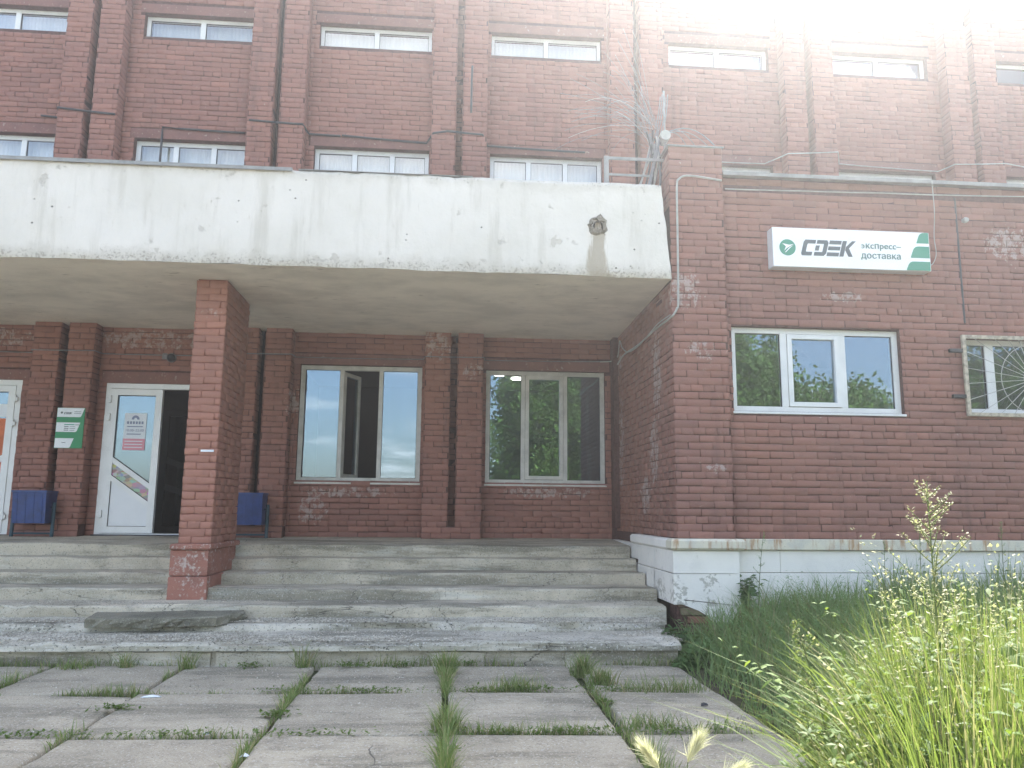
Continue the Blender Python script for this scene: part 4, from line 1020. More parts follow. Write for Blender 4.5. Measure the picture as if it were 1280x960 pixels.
# ------------------------------------------------------------------ cables and conduits
def catmull(P, sub):
    P = np.array(P, float); Q = np.concatenate([[2*P[0]-P[1]], P, [2*P[-1]-P[-2]]]); out = []
    for i in range(1, len(Q)-2):
        a, b, c, d = Q[i-1], Q[i], Q[i+1], Q[i+2]
        for t in np.arange(sub)/sub: out.append(.5*(2*b+(c-a)*t+(2*a-5*b+4*c-d)*t*t+(3*b-a-3*c+d)*t**3))
    return out+[P[-1]]
def cable(name, pts, r, mat, label, cat='cable', sag=0., group=None, n=5, sub=6, smooth=False):
    P = np.array(pts, float); out = [P[0]]
    if smooth: out = catmull(P, sub)
    else:
        for a, b in zip(P, P[1:]):
            for t in np.linspace(0, 1, sub+1)[1:]: out.append(a+(b-a)*t-np.array([0, 0, sag*4*t*(1-t)*np.linalg.norm(b-a)]))
    o = MB().tube(out, r, n).build(name, mat, None, True); return tag(o, label, cat, group)
yq = YP-.02
pts = [(-7.9, yq, 3.31)]
for (a, b) in [g_ for g_ in GROUPS if -6 < g_[0] < 1]:
    pts += [(a-.03, YW-.02, 3.31+.007*(a+5)), (a-.012, yq, 3.31+.007*(a+5)), (b+.012, yq, 3.312+.007*(b+5)), (b+.03, YW-.02, 3.312+.007*(b+5))]
pts += [(2.28, YW-.03, 3.372)]
cable('wall_cable', pts, .007, M_CABLEG, 'thin grey cable run along the wall under the canopy', sag=.003)
cable('cable_conduit', [(2.9, 7.935, 4.86), (2.55, 7.935, 4.90), (2.43, 7.935, 4.86), (2.40, 7.932, 4.75), (2.395, 7.932, 4.2), (2.385, 7.932, 3.5), (2.37, 7.932, 3.42), (2.34, 7.935, 3.36), (2.315, 8.0, 3.33), (2.312, 8.6, 3.34), (2.312, 9.4, 3.33), (2.31, 10.2, 3.36), (2.31, 10.62, 3.30), (2.28, 10.74, 3.28)],
      .0115, M_CABLEW, 'white conduit down the pier and back along the return wall', 'conduit', n=7, sub=5, smooth=True)
cable('loose_cable', [(2.313, 7.99, 3.36), (2.306, 8.5, 3.37), (2.306, 9.3, 3.31), (2.306, 9.9, 3.34), (2.306, 10.25, 3.46), (2.306, 10.42, 3.60), (2.306, 10.5, 3.48), (2.306, 10.6, 3.40), (2.25, 10.72, 3.37), (2.1, 10.77, 3.365)], .007, M_CABLEW, 'loose white cable looping on the return wall under the canopy', n=5, sub=6, smooth=True)
cable('parapet_cable', [(2.93, 7.92, 4.76), (3.8, 7.925, 4.775), (4.7, 7.925, 4.79), (5.6, 7.925, 4.80), (6.6, 7.925, 4.83), (9, 7.925, 4.86)], .007, M_CABLEW, 'white cable strung below the wing roof edge', sag=.004)
cable('sign_cable', [(5.28, 7.91, 4.95), (5.29, 7.92, 4.6), (5.33, 8.02, 4.35), (5.345, 8.03, 4.15), (5.29, 8.03, 4.03), (5.19, 7.99, 4.0)], .005, M_CABLEW, 'thin white cable hanging from the roof edge to the sign', sub=6, smooth=True)
o = MB().tube([(5.625, 8.05, 3.38), (5.625, 8.05, 4.82)], .012, 6).build('groove_pipe', M_CABLED); tag(o, 'dark thin pipe running up the wing wall right of the sign', 'pipe')
o = MB().box(5.68, 5.73, 7.985, 8.04, 4.52, 4.58, .014).build('junction_box', M_CABLEW); tag(o, 'tiny white junction box high on the wing wall', 'junction box')
for i, (p, lab) in enumerate([([(-5.72, YW-.03, 6.65), (-5.45, YW-.03, 6.63), (-5.41, yq, 6.68), (-4.65, yq, 6.62)], 'dark cable crossing the leftmost upper pilaster pair'),
          ([(-4.08, YW-.03, 6.05), (-4.08, YW-.03, 6.56), (-2.95, YW-.03, 6.53)], 'dark cable bent down over the second upper window'),
          ([(-2.85, yq, 6.63), (-2.12, yq, 6.60), (-2.06, YW-.03, 6.56), (-1.62, YW-.03, 6.55)], 'dark cable crossing the second upper pilaster pair'),
          ([(-1.6, YW-.03, 6.56), (-.4, YW-.03, 6.50), (-.3, yq, 6.56), (-.1, yq, 6.60), (.4, yq, 6.57), (.48, YW-.03, 6.5), (1.9, YW-.03, 6.47)], 'dark cable draped across the middle upper pilasters'),
          ([(.23, yq, 6.9), (.23, yq, 7.4), (.235, yq, 7.62)], 'short dark cable upright on the middle upper pilaster')]):
    cable('facade_cable', p, .016, M_CABLED, lab, sag=.004, group='dark cables on the upper facade', sub=4)
cable('facade_cable', [(3.05, YW-.03, 6.42), (4.6, YW-.03, 6.42), (4.88, yq, 6.5), (5.64, yq, 6.56), (5.75, YW-.03, 6.47), (7.3, YW-.03, 6.42), (7.44, yq, 6.45), (8.24, yq, 6.5), (10, YW-.03, 6.4)], .008, M_CABLEW, 'pale cable along the upper facade above the wing roof', sag=.004, sub=4)
# the bundle of old cables at the corner of the canopy
CBO = (2.15, 8.35, 4.76)
t = thing('cable_bundle', 'tangled bundle of grey cables rising and fanning out at the canopy corner', 'cables', CBO)
r = np.random.default_rng(7)
def arc(p0, p1, p2, n=10):
    s = np.linspace(0, 1, n)[:, None]; return (1-s)**2*np.array(p0)+2*s*(1-s)*np.array(p1)+s*s*np.array(p2)
for i in range(16):
    x = r.uniform(2.02, 2.3); q = arc((x, 8.2+r.uniform(-.1, .12), 4.76), (x+.12, 8.22, 5.1), (2.2+r.uniform(-.05, .12), 8.25+r.uniform(-.06, .06), 5.45+r.uniform(-.05, .12)))
    MB(CBO).tube(q, r.uniform(.007, .013), 5).build('cable', [M_CABLEG, M_CABLEW, M_CABLED][i % 3], t, True)
for i in range(5):
    x = 2.33+.022*i; MB(CBO).tube(arc((2.2+.03*i, 8.25, 5.4), (x-.02, 8.25, 5.7), (x, 8.25, 5.98+.03*(i % 3))), .006, 5).build('cable', M_CABLEG, t, True)
for i in range(52):
    L = r.uniform(.35, 1.25); a = r.uniform(R(95), R(188)); p0 = np.array((2.22+r.uniform(-.06, .1), 8.25+r.uniform(-.05, .05), 5.42+r.uniform(-.05, .25)))
    p2 = p0+np.array((L*math.cos(a), r.uniform(-.25, .3), L*math.sin(a)*.9)); p1 = (p0+p2)/2+np.array((0, 0, r.uniform(.08, .4)))
    MB(CBO).tube(arc(p0, p1, p2, 9), .0024, 4).build('strand', M_CABLEG if i % 9 else M_CABLEW, t, True)
for i in range(5):
    p0 = np.array((2.3, 8.25, 5.45)); p2 = p0+np.array((r.uniform(.25, .75), r.uniform(-.1, .2), r.uniform(-.25, .2))); MB(CBO).tube(arc(p0, (p0+p2)/2+np.array((0, 0, .35)), p2), .005, 4).build('strand', M_CABLEG, t, True)
MB(CBO).tube([(2.37, 8.25, 4.9), (2.37, 8.25, 6.05)], .012, 8).build('mast', M_METAL, t); 
V = MB(CBO); V.tube([(2.36, 8.17, 5.48), (2.36, 8.33, 5.48)], .06, 12); V.build('insulator', M_CABLEW, t)
RO = (1.75, 8.4, 4.76)
t = thing('roof_rail', 'pale steel angle rail standing on the canopy roof', 'rail', RO)
MB(RO).box(1.66, 1.71, 8.17, 8.21, 4.7, 5.2).build('upright', M_METAL, t); MB(RO).box(1.71, 2.5, 8.175, 8.2, 5.165, 5.195).build('top_bar', M_METAL, t); MB(RO).box(1.71, 2.2, 8.18, 8.2, 4.98, 5.0).build('lower_bar', M_METAL, t)

# ------------------------------------------------------------------ vegetation
def blades(base, h, lean, wid, bend=.5, seg=4, seed=0, az=None):
    """arching tapered blades; base (n,3), h (n), returns V,F"""
    r = np.random.default_rng(seed); n = len(base); az = r.random(n)*2*math.pi if az is None else az
    d = np.column_stack([np.cos(az), np.sin(az), np.zeros(n)]); s = np.column_stack([-np.sin(az), np.cos(az), np.zeros(n)])
    tw = r.normal(0, .6, n); s = s*np.cos(tw)[:, None]+d*np.sin(tw)[:, None]
    V = np.empty((n, seg*2+1, 3)); 
    for k in range(seg+1):
        t = k/seg; hor = lean*h*(t*(1-bend)+bend*t**2.4); ver = h*(t-.35*lean*t**3)
        c = base+d*hor[:, None]+np.array([0, 0, 1.])*ver[:, None]; ww = wid*(1-t**1.6)*(.65+.35*min(1, t*4))
        if k < seg: V[:, 2*k] = c-s*ww[:, None]; V[:, 2*k+1] = c+s*ww[:, None]
        else: V[:, 2*k] = c
    T = []
    for k in range(seg-1): T += [(2*k, 2*k+1, 2*k+3), (2*k, 2*k+3, 2*k+2)]
    T.append((2*seg-2, 2*seg-1, 2*seg)); T = np.array(T)
    F = (T[None]+(seg*2+1)*np.arange(n)[:, None, None]).reshape(-1, 3); return V.reshape(-1, 3), F
def grass_obj(name, base, h, lean, wid, mat, seed, label, cat='grass', seg=4, bend=.5):
    V, F = blades(base, h, lean, wid, bend, seg, seed); o = link(name, raw_mesh(name, V, F, mat)); stuff(o); tag(o, label, cat); return o
r = np.random.default_rng(31)
# --- grass in the joints between the slabs
B, Hh = [], []
def joint(p0, p1, n, spread, hm, seed, power=1.4):
    r = np.random.default_rng(seed); t = r.random(n*3); P = np.array(p0)[None]+(np.array(p1)-np.array(p0))[None]*t[:, None]; L = np.linalg.norm(np.array(p1)-np.array(p0))
    dens = fbm(t*L*1.5, t*0+seed, seed, 4); keep = r.random(n*3) < np.clip((dens-.41)*3.4, 0, 1)
    P, dn = P[keep], dens[keep]; d = (np.array(p1)-np.array(p0))/L; nrm = np.array([-d[1], d[0]]); P = P+nrm*r.normal(0, spread, (len(P), 1))
    B.append(np.column_stack([P, np.full(len(P), -.03)])); Hh.append((hm*(.35+r.random(len(P))**power*1.1)*(.4+np.clip((dn-.41)*3, 0, 1.0)))+.03)
for i, x in enumerate(SX[2:10]):
    big = {-1.05: 1.0, .03: 1.7, 1.10: 2.3}.get(x, .75)
    joint((x, 7.0), (x-.01, 2.0), int(560*big),   .010*big**.6, .095*(1+.6*(big > 1.5)), 50+i)
for i, y in enumerate(SY[1:4]):
    joint((-7, sy(-7, y)), (2.05, sy(2.05, y)), int(1500), .008, .07, 70+i)
joint((-7, sy(-7, 7.06)), (2.05, sy(2.05, 7.06)), 700, .016, .08, 90)
for (x, y, n, sp_, hm) in ((1.13, 6.65, 300, .035, .2), (1.2, 6.25, 260, .05, .17), (.03, 6.7, 300, .03, .22), (.03, 5.0, 300, .04, .16), (1.5, 6.05, 170, .12, .13), (.55, 6.08, 260, .09, .14), (-3.0, 7.0, 110, .07, .11), (-2.6, 7.02, 70, .03, .2), (-2.1, 7.0, 70, .04, .18), (-1.15, 7.0, 60, .03, .24), (1.8, 6.06, 120, .1, .13), (1.25, 5.0, 170, .1, .14), (1.6, 4.95, 200, .2, .10)):
    q = r.normal(0, sp_, (n, 2)); B.append(np.column_stack([x+q[:, 0], y+q[:, 1]*.5, np.full(n, -.03)])); Hh.append(hm*(.3+r.random(n)*.9)+.03)
B, Hh = np.concatenate(B), np.concatenate(Hh)
grass_obj('joint_grass', B, Hh, .25+.6*r.random(len(B)), .0022+.0026*r.random(len(B)), M_GRASS, 1, 'short green grass growing in the joints of the paving slabs', seg=3)
# low leafy weeds in joints and by the steps
def leaf_quads(c, size, r, up=.5, droop=.3, k=1.0):
    """folded diamond leaves at c (n,3)"""
    n = len(c); a = r.random(n)*2*math.pi; el = r.normal(up, .35, n); s = size*(.6+.8*r.random(n))
    d = np.column_stack([np.cos(a)*np.cos(el), np.sin(a)*np.cos(el), np.sin(el)]); side = np.column_stack([-np.sin(a), np.cos(a), np.zeros(n)]); nrm = np.cross(side, d)
    L, Wd = s[:, None], (s*.27*k)[:, None]
    V = np.stack([c, c+d*L*.45+side*Wd+nrm*Wd*.35, c+d*L-np.array([0, 0, 1])*L*droop, c+d*L*.45-side*Wd+nrm*Wd*.35, c+d*L*.5], 1)
    T = np.array([(0, 1, 4), (1, 2, 4), (2, 3, 4), (3, 0, 4)]); F = (T[None]+5*np.arange(n)[:, None, None]).reshape(-1, 3); return V.reshape(-1, 3), F
def scatter_leaves(name, P, size, mat, label, seed, up=.4, droop=.25, cat='weeds', k=1.):
    V, F = leaf_quads(P, size, np.random.default_rng(seed), up, droop, k); o = link(name, raw_mesh(name, V, F, mat)); stuff(o); tag(o, label, cat); return o
P = []
for (x, y, n, s) in [(-1.6, 7.0, 90, .05), (-.75, 7.0, 120, .09), (-.35, 7.01, 60, .05), (.2, 7.02, 40, .04), (-1.1, 6.06, 90, .12), (-.5, 6.04, 160, .2), (.3, 6.04, 120, .15), (.7, 6.03, 140, .15), (1.3, 6.02, 120, .12), (-.8, 4.95, 140, .2), (-1.6, 4.98, 140, .25), (.35, 4.93, 120, .2), (.8, 4.93, 120, .15), (1.4, 4.92, 160, .2), (-2.4, 5.0, 120, .2), (-1.05, 5.4, 120, .05), (-2.12, 5.6, 120, .06), (.03, 4.6, 80, .04), (1.1, 5.6, 90, .04)]:
    q = r.normal(0, 1, (n, 2)); P.append(np.column_stack([x+q[:, 0]*s, y+q[:, 1]*.022, .005+.03*r.random(n)]))
scatter_leaves('joint_weeds', np.concatenate(P), .028, M_LEAF, 'tiny broad-leaved weeds rooted in the slab joints', 5)
# --- the unmown strip along the wing: low dark grass, then taller towards the wall
n = 26000; x = r.uniform(2.0, 8.0, n); y = r.uniform(3.6, 8.0, n); edge = 2.05+.12*(fbm(y*2, y*0, 4)-.5)
keep = (x > edge+.0) & ~((x < 2.95) & (y > 7.82)) & (r.random(n) < .35+.65*np.clip((x-edge)/.4, 0, 1)); x, y = x[keep], y[keep]
h = (.24+.34*fbm(x*1.5, y*1.5, 8))*(.5+.9*r.random(len(x)))*(1+.55*np.clip((x-2.9)/1.2, 0, 1)*np.clip((7.9-y)/.5, .5, 1)); h *= np.clip(.45+(x-2.0)*.9, .45, 1)
grass_obj('wild_grass', np.column_stack([x, y, gz(x, y)-.01]), h, .3+.6*r.random(len(x)), .0032+.0045*r.random(len(x)), M_GRASSD, 2, 'shaded wild grass filling the strip between the slabs and the wing')
n = 4200; x = r.uniform(3.2, 7.5, n); y = r.uniform(6.2, 7.75, n); x = x+.2*np.sin(x*5); h = .35+.45*r.random(n)*np.clip((x-3.0)/1.0, .35, 1)*(.5+fbm(x*2.2, y*2.2, 18))
grass_obj('tall_wall_grass', np.column_stack([x, y, gz(x, y)-.01]), h, .10+.35*r.random(n), .006+.008*r.random(n), M_GRASSD, 3, 'tall dark broad-bladed grass before the white plinth', seg=5)
n = 3500; t_ = r.random(n); x = 1.98+.3*r.random(n)**2+.25*t_; y = 6.95+1.0*t_*r.random(n); keep = (x < 2.95); x, y = x[keep], y[keep]
P = np.column_stack([x, y, gz(x, y)+.16*r.random(len(x))*np.clip((x-1.95)*5, .1, 1)])
scatter_leaves('rubble_weeds', P, .05, M_LEAFS, 'low leafy weeds by the broken end of the steps', 6)
n = 2600; x = r.uniform(2.05, 3.3, n); y = r.uniform(3.7, 5.4, n); P = np.column_stack([x, y, gz(x, y)+.2*r.random(n)**1.5]); scatter_leaves('ground_cover', P, .05, M_LEAFS, 'dense green ground cover at the edge of the paving', 7)
# --- sunlit field grass near the camera
def near_field(n, yr, hr, seed, wide=.9):
    r = np.random.default_rng(seed); y = r.uniform(*yr, n); lim = .465*y+.05+.10*(fbm(y*4, y*0, 6)-.5); x = lim+(wide+.2*y)*r.random(n)
    h = (hr[0]+(hr[1]-hr[0])*r.random(n)**.8)*np.clip(.52+(x-lim)*1.7, .5, 1.0)*np.clip(.8+.4*fbm(x*3, y*3, 13), .7, 1.15)
    return np.column_stack([x, y, gz(x, y)-.01]), h
Pn, hn = near_field(17000, (1.7, 3.25), (.45, 1.2), 44)
rn = np.random.default_rng(3)
grass_obj('field_grass', Pn, hn,   .05+.55*rn.random(len(Pn))**1.6, .0026+.0052*rn.random(len(Pn)), M_GRASSN, 9, 'sunlit tall field grass in the right foreground', seg=5, bend=.8)
Pn, hn = near_field(3000, (1.8, 3.2), (.45, 1.2), 45)
grass_obj('broad_grass', Pn, hn, .1+.8*rn.random(len(Pn)), .005+.008*rn.random(len(Pn)), M_GRASSN, 10, 'sunlit broad-bladed grass among the foreground weeds', seg=6, bend=.85)
# feathery seed panicles on thin culms
Pn, hn = near_field(150, (1.8, 3.2), (.9, 1.38), 46); az = rn.random(len(Pn))*6.283; ln = .04+.16*rn.random(len(Pn))
grass_obj('seeding_culms', Pn, hn, ln, np.full(len(Pn), .0016), M_PLUME, 47, 'thin pale culms of seeding grass in the foreground', seg=5, bend=.8)
r2 = np.random.default_rng(47); az = r2.random(len(Pn))*2*math.pi; Q = []
for (p, h_, a_, l_) in zip(Pn, hn, az, ln):
    for q in range(16):
        t = 1-.24*rn.random(); hor = l_*h_*(t*.2+.8*t**2.4); ver = h_*(t-.35*l_*t**3); sp2 = .004+.035*(1-t)
        Q.append(p+np.array((math.cos(a_)*hor, math.sin(a_)*hor, ver))+rn.normal(0, sp2, 3)*np.array((1, 1, .5)))
scatter_leaves('seed_panicles', np.array(Q), .014, M_PLUME, 'pale feathery seed panicles over the foreground grass', 8, .7, .1, 'grass', 1.1)
Pn, hn = near_field(3500, (1.9, 3.2), (.5, 1.0), 48); Pn[:, 2] += hn*(.25+.7*rn.random(len(Pn)))
scatter_leaves('field_weeds', Pn, .036, M_LEAF, 'mixed small-leaved weeds through the sunlit foreground grass', 9, .35, .3)
def weed_stems(name, B, h, leaf, mat, label, seed, per=34, lean=.5):
    """many upright leafy stems: thin culm plus spiralling leaves that shrink towards the top"""
    r = np.random.default_rng(seed); n = len(B); az = r.random(n)*6.283; ln = lean*r.random(n)
    st, sf = blades(B, h, ln, np.full(n, .0028), .6, 4, seed, az); C = []; D = []; Z = []
    for (p, h_, a_, l_) in zip(B, h, az, ln):
        t = .12+.88*np.sort(r.random(per)); hor = l_*h_*(t*.4+.6*t**2.4); ver = h_*(t-.35*l_*t**3)
        C.append(p+np.column_stack([math.cos(a_)*hor, math.sin(a_)*hor, ver])); D.append(np.arange(per)*2.4+r.normal(0, .3, per)); Z.append(leaf*(1.15-.75*t)*(.7+.6*r.random(per)))
    C = np.concatenate(C); D = np.concatenate(D); Z = np.concatenate(Z)[:, None]; m_ = len(C); el = r.normal(.35, .3, m_)
    d = np.column_stack([np.cos(D)*np.cos(el), np.sin(D)*np.cos(el), np.sin(el)]); sd = np.column_stack([-np.sin(D), np.cos(D), np.zeros(m_)]); up = np.cross(sd, d)
    V = np.stack([C, C+d*Z*.4+sd*Z*.17+up*Z*.05, C+d*Z-np.array([0, 0, 1])*Z*.3, C+d*Z*.4-sd*Z*.17+up*Z*.05, C+d*Z*.5], 1).reshape(-1, 3)
    T = np.array([(0, 1, 4), (1, 2, 4), (2, 3, 4), (3, 0, 4)]); F = (T[None]+5*np.arange(m_)[:, None, None]).reshape(-1, 3)
    o = link(name, raw_mesh(name, np.concatenate([V, st]), np.concatenate([F, sf+len(V)]), mat)); stuff(o); tag(o, label, 'weeds')
Bn, hn = near_field(820, (1.85, 3.2), (.5, 1.12), 52); weed_stems('leafy_weeds', Bn, hn*(.75+.4*rn.random(len(hn))), .095, M_LEAF, 'sunlit leafy green weeds mixed through the foreground grass', 53, 44)
Bn, hn = near_field(260, (1.85, 3.1), (.4, 1.05), 54); weed_stems('greyish_weeds', Bn, hn, .08, M_LEAFG, 'grey-green leafy weeds low in the foreground grass', 55, 40)
r = np.random.default_rng(56); n = 620; x = 2.2+4.2*r.random(n)**1.4; y = 3.5+3.9*r.random(n); kp = (x > 2.3+.35*np.clip((5.5-y)*.3, 0, 1)); x, y = x[kp], y[kp]
weed_stems('shade_weeds', np.column_stack([x, y, gz(x, y)]), (.25+.5*r.random(len(x)))*np.clip(.5+(x-2.2)*.5, .5, 1.15), .07, M_LEAFS, 'leafy green weeds standing in the shaded strip by the wing', 57, 26)
Bn, hn = near_field(420, (1.8, 3.2), (.5, 1.15), 58); grass_obj('dead_stems', Bn, hn, .05+.7*rn.random(len(Bn)), np.full(len(Bn), .0022), M_DRY, 59, 'dry straw-coloured stems among the foreground weeds', seg=5, bend=.4)
r = np.random.default_rng(60); x = r.uniform(2.2, 7, 700); y = r.uniform(3.6, 7.6, 700)
grass_obj('dry_stalks', np.column_stack([x, y, gz(x, y)]), .35+.4*r.random(700), .05+.5*r.random(700), np.full(700, .0022), M_DRY, 61, 'dry straw-coloured stalks in the shaded grass strip', seg=4, bend=.4)
def plume_plant(name, x, y, h, spread, label, seed, n_br=22, mat=M_PLUME, leaves=60, lean=(0, 0), group=None):
    """stem with side branches carrying many small spikelets, leaves lower down"""
    r = np.random.default_rng(seed); z0 = float(gz(x, y)); O = (x, y, z0); t = thing(name, label, 'plant', O, group)
    top = np.array((x+lean[0], y+lean[1], z0+h)); st = arc(O, (x+lean[0]*.3, y+lean[1]*.3, z0+h*.6), top, 14); m_ = MB(O); m_.tube(st, .006, 5, .0015)
    sp_ = []
    for k in range(n_br):
        f = .45+.53*(k/n_br); i = f*(len(st)-1); a0 = st[int(i)]+(st[min(int(i)+1, len(st)-1)]-st[int(i)])*(i-int(i)); L = spread*(1.06-f)*2.1*(.6+.6*r.random())+.02; az = r.random()*6.283
        e = a0+np.array((math.cos(az)*L*.8, math.sin(az)*L*.8, L*.75)); br = arc(a0, (a0+e)/2+np.array((0, 0, -.01)), e, 6); m_.tube(br, .0022, 4, .001, cap=False)
        for q in range(int(10+L*190)):
            s = r.random()*.85+.15; j = s*5; b = br[int(j)] if int(j) >= 5 else br[int(j)]+(br[int(j)+1]-br[int(j)])*(j-int(j)); sp_.append(b+r.normal(0, .005, 3))
    for q in range(90): sp_.append(top-np.array((0, 0, 1))*r.random()*.12*h+r.normal(0, .006, 3))
    m_.build('stem', M_STEM, t, True)
    V, F = leaf_quads(np.array(sp_), .011, r, .6, .1, 1.0); stuff(link('seed_head', raw_mesh('seed_head', V-np.array(O), F, mat), None, t))
    if leaves:
        f = r.random(leaves)*.62*(len(st)-1); b = np.array([st[int(i)]+(st[int(i)+1]-st[int(i)])*(i-int(i)) for i in f]); V, F = leaf_quads(b, .10, r, .35, .35, .8); link('foliage', raw_mesh('foliage', V-np.array(O), F, M_LEAF), None, t)
    return t
plume_plant('mugwort', 1.57, 2.5, 1.47, .2, 'tallest pale seeding weed standing sunlit before the wing plinth', 1, 44)
plume_plant('mugwort', 2.03, 2.6, 1.36, .18, 'pale seeding weed cut by the right edge of the picture', 2, 30, lean=(.06, 0))
plume_plant('mugwort', 1.80, 2.4, 1.2, .14, 'shorter pale seeding weed right of the tallest weed', 3, 18, lean=(.05, 0))
plume_plant('mugwort', 1.37, 2.7, 1.0, .08, 'bushy yellow-green weed leaning left into the shade', 4, 16, lean=(-.18, 0), mat=M_GRASSN, leaves=170)
plume_plant('mugwort', 1.24, 2.55, .76, .07, 'low yellow-green weed at the left edge of the sunlit grass', 5, 14, lean=(-.10, 0), mat=M_GRASSN, leaves=120)
plume_plant('mugwort', 1.48, 2.2, .86, .07, 'yellow-green weed amid the sunlit foreground grass', 6, 12, mat=M_GRASSN, leaves=120)
# thin wiry seed stalks against the plinth
for i, (x, y, h, lab) in enumerate(((3.02, 7.7, 1.02, 'thin bare stalk rising beside the corner pier'), (4.15, 7.4, .95, 'thin seeding grass stalk before the plinth, left of the tall weed'), (4.45, 7.3, 1.05, 'thin seeding grass stalk close behind the tall weed'), (5.2, 7.2, 1.15, 'thin seeding grass stalk at the far right of the plinth'))):
    plume_plant('grass_stalk', x, y, h-.05, .05, lab, 20+i, 7, M_GRASSD, 8, (.10 if i == 0 else .03, 0), 'thin grass stalks before the plinth')
def leafy(name, x, y, h, n, size, label, seed, mat, spread=.18, k=1.4):
    r = np.random.default_rng(seed); z0 = float(gz(x, y)); O = (x, y, z0); t = thing(name, label, 'plant', O); m_ = MB(O); P = []
    for s in range(5):
        az = s*1.256+r.random(); e = np.array((x+math.cos(az)*spread, y+math.sin(az)*spread, z0+h*(.75+.3*r.random()))); st = arc(O, (x, y, z0+h*.55), e, 9); m_.tube(st, .005, 5, .002)
        for q in range(n//5): f = (.25+.75*r.random())*7.99; P.append(st[int(f)]+(st[int(f)+1]-st[int(f)])*(f-int(f))+r.normal(0, .02, 3))
    m_.build('stem', M_STEM, t, True); V, F = leaf_quads(np.array(P), size, r, .25, .35, k); link('foliage', raw_mesh('foliage', V-np.array(O), F, mat), None, t); return t
leafy('leafy_weed', 1.40, 1.95, .80, 70, .10, 'broad-leaved pale green weed in the lower right corner', 4, M_LEAF, .2, 1.7)
leafy('leafy_weed', 1.78, 2.15, .95, 80, .10, 'broad-leaved weed with yellowing top at the right picture edge', 9, M_LEAF, .16, 1.7)
leafy('leafy_weed', 1.26, 2.9, .5, 70, .09, 'dark bushy weed where the sunlit grass meets the shade', 11, M_LEAFD, .16, 1.3)
leafy('wall_shrub', 2.99, 7.88, .52, 170, .075, 'small dark green shrub sprouting in the corner beside the pier plinth', 5, M_LEAFD, .10, 1.5)
leafy('step_weed', 2.12, 7.35, .35, 110, .06, 'small dark weed at the broken right end of the stairs', 8, M_LEAFD, .09, 1.5)
# squirrel-tail barley heads at the lower edge
def foxtail(x, y, h, lean, label, seed):
    r = np.random.default_rng(seed); z0 = float(gz(x, y)); O = (x, y, z0); t = thing('foxtail_barley', label, 'grass', O, 'foxtail barley heads')
    top = np.array((x+lean, y, z0+h)); st = arc(O, (x, y, z0+h*.75), top-np.array((lean*.2, 0, .05)), 12); MB(O).tube(st, .0022, 4, .0012).build('stem', M_STEM, t, True)
    d = np.array((lean*2.0, 0, .07)); d /= np.linalg.norm(d); n = 420; f = r.random(n); b = st[-1]+d[None]*(f*.055)[:, None]
    a = d[None]+r.normal(0, .27, (n, 3)); a /= np.linalg.norm(a, axis=1)[:, None]; L = .035+.035*r.random(n)
    s = np.cross(a, r.normal(0, 1, (n, 3))); s /= np.linalg.norm(s, axis=1)[:, None]
    V = np.stack([b-s*.0012, b+s*.0012, b+a*L[:, None]], 1); F = np.arange(3*n).reshape(n, 3); link('awns', raw_mesh('awns', V.reshape(-1, 3)-np.array(O), F, M_AWN), None, t)
for i, (x, y, h, l, lab) in enumerate(((.60, 2.2, .735, -.025, 'leftmost pale foxtail barley head at the bottom edge'), (.635, 2.18, .76, .02, 'middle, upright pale foxtail barley head at the bottom edge'), (.67, 2.16, .72, .07, 'rightmost, drooping pale foxtail barley head at the bottom edge'))): foxtail(x, y, h, l, lab, i)
# blurred barley tuft in the right slab joint
for i in range(6): pass
r = np.random.default_rng(77); B = np.column_stack([.62+r.normal(0, .05, 260), 2.2+r.normal(0, .05, 260), np.full(260, -.04)])
grass_obj('barley_tuft', B, .35+.3*r.random(260), .15+.3*r.random(260), np.full(260, .002), M_GRASSN, 12, 'tuft of sunlit grass below the foxtail barley heads', seg=4)

# scraps of litter on the slabs
def scrap(x, y, s, label, seed, mat=M_PAPER, z=.006):
    r = np.random.default_rng(seed); n = 9; a = np.sort(r.random(n)*6.283); P = [(x+s*(.6+.5*r.random())*math.cos(t), y+s*.7*(.6+.5*r.random())*math.sin(t), z+.012*r.random()) for t in a]
    P.append((x, y, z+.02)); Q = [(p[0], p[1], p[2]-.003) for p in P]; F = [(i, (i+1) % n, n) for i in range(n)]+[(n+1+(i+1) % n, n+1+i, 2*n+1) for i in range(n)]+[(i, n+1+i, n+1+(i+1) % n, (i+1) % n) for i in range(n)]
    o = MB().add(P+Q, F).build('paper_scrap', mat); tag(o, label, 'litter')
scrap(-2.0, 5.93, .07, 'crumpled white paper scrap on the paving slab left of centre', 1)
scrap(-1.04, 4.56, .028, 'tiny white scrap in the slab joint at the bottom edge', 2)
scrap(-1.36, 4.98, .022, 'tiny white scrap in the cross joint left of centre', 3)
scrap(1.78, 5.55, .03, 'small dark scrap on the right paving slab', 4, M_DARKIRON)

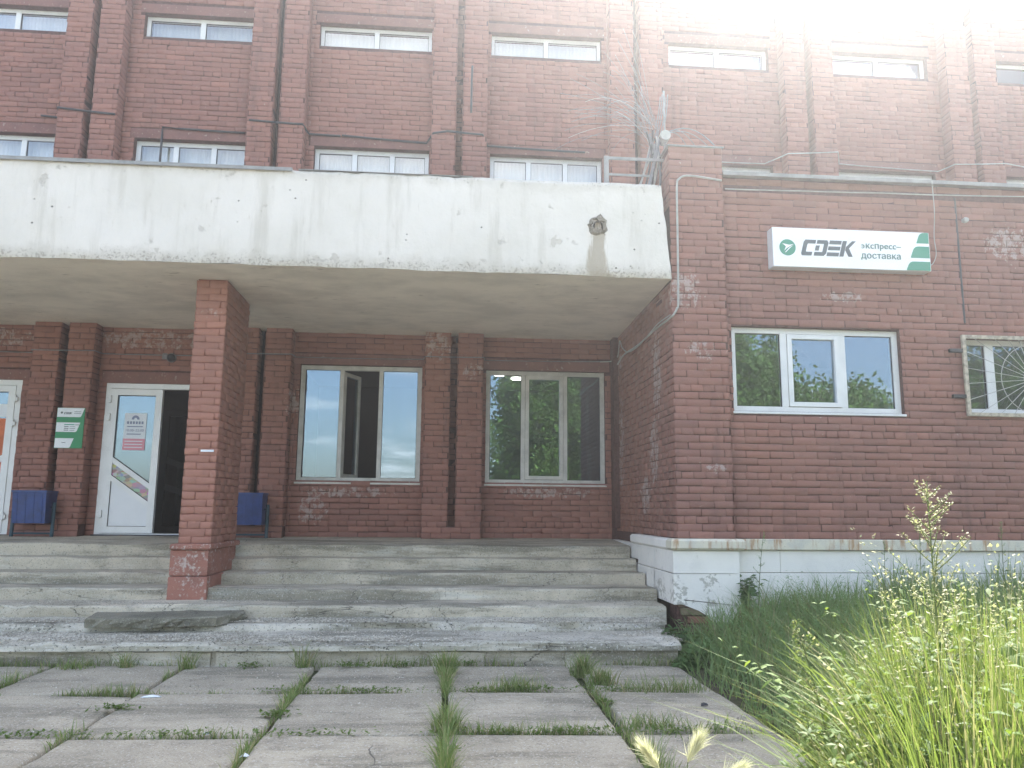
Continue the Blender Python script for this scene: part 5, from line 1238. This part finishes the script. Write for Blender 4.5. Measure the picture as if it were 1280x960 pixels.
# ------------------------------------------------------------------ trees behind the camera, seen mirrored in the windows
def tree(x, y, h, rad, label, seed, nl=20000, low=.18, mat=M_TREELEAF):
    r = np.random.default_rng(seed); O = (x, y, -.05); t = thing('broadleaf_tree', label, 'tree', O, 'trees mirrored in the windows'); m_ = MB(O)
    m_.tube(arc(O, (x+.1, y, h*.4), (x+.2, y+.1, h*.85), 10), .16, 8, .04); C = []
    for k in range(34):
        f = low+.8*(k/34); az = k*2.4+r.random(); a0 = np.array((x+.2*f, y, h*f*.85)); L = rad*(1.05-abs(f-.42)*1.15)*(.65+.5*r.random()); e = a0+np.array((math.cos(az)*L, math.sin(az)*L, L*.35)); m_.tube(arc(a0, (a0+e)/2+np.array((0, 0, .1)), e, 6), .045, 5, .012)
        for q in range(5): C.append((a0+(e-a0)*(.25+.19*q)+r.normal(0, .15, 3), .24+.26*r.random()))
    for q in range(10): C.append((np.array((x+.2, y, h*(.78+.2*r.random())))+r.normal(0, rad*.16, 3), .35))
    m_.build('trunk', M_BARK, t, True); per = nl//len(C); P = np.concatenate([c+r.normal(0, s, (per, 3)) for c, s in C]); P = P[P[:, 2] > .2]; n = len(P)
    d = r.normal(0, 1, (n, 3)); d /= np.linalg.norm(d, axis=1)[:, None]; u = np.cross(d, r.normal(0, 1, (n, 3))); u /= np.linalg.norm(u, axis=1)[:, None]; sz = (.07+.06*r.random(n))[:, None]
    V = np.stack([P-d*sz, P+u*sz*.55, P+d*sz, P-u*sz*.55], 1); F = np.arange(4*n).reshape(n, 4); link('crown', raw_mesh('crown', V.reshape(-1, 3)-np.array(O), F, mat), None, t)
tree(4.3, -9.5, 10, 3.0, 'leafy tree mirrored in the right window under the canopy', 1, 80000, .02)
tree(8.9, -10.5, 9.8, 2.7, 'dense tree mirrored in the left pane of the wing window', 2, 50000, .05)
tree(11.9, -12, 7.6, 2.3, 'rounded tree mirrored in the middle pane of the wing window', 3, 40000, .05)
tree(15.2, -13, 6.2, 2.3, 'low tree mirrored in the right pane of the wing window', 4, 36000, .05)
tree(20.0, -10, 8.5, 3.2, 'tree mirrored behind the grille of the barred window', 5, 36000, .05)

# ------------------------------------------------------------------ air volume added to stand in for lens glare
def glare_haze():
    k = bpy.data.materials.new('glare_air'); k.use_nodes = True; t = k.node_tree; t.nodes.clear()
    v = t.nodes.new('ShaderNodeVolumePrincipled'); v.inputs['Color'].default_value = (.95, .97, 1, 1); v.inputs['Density'].default_value = .006; v.inputs['Anisotropy'].default_value = .76
    o_ = t.nodes.new('ShaderNodeOutputMaterial'); t.links.new(v.outputs[0], o_.inputs['Volume'])
    o = MB().box(-30, 30, -20, 26, -1.2, 11.5).build('glare_haze', k); stuff(o); tag(o, 'added air volume standing in for lens glare before the building', 'glare_haze')
glare_haze()
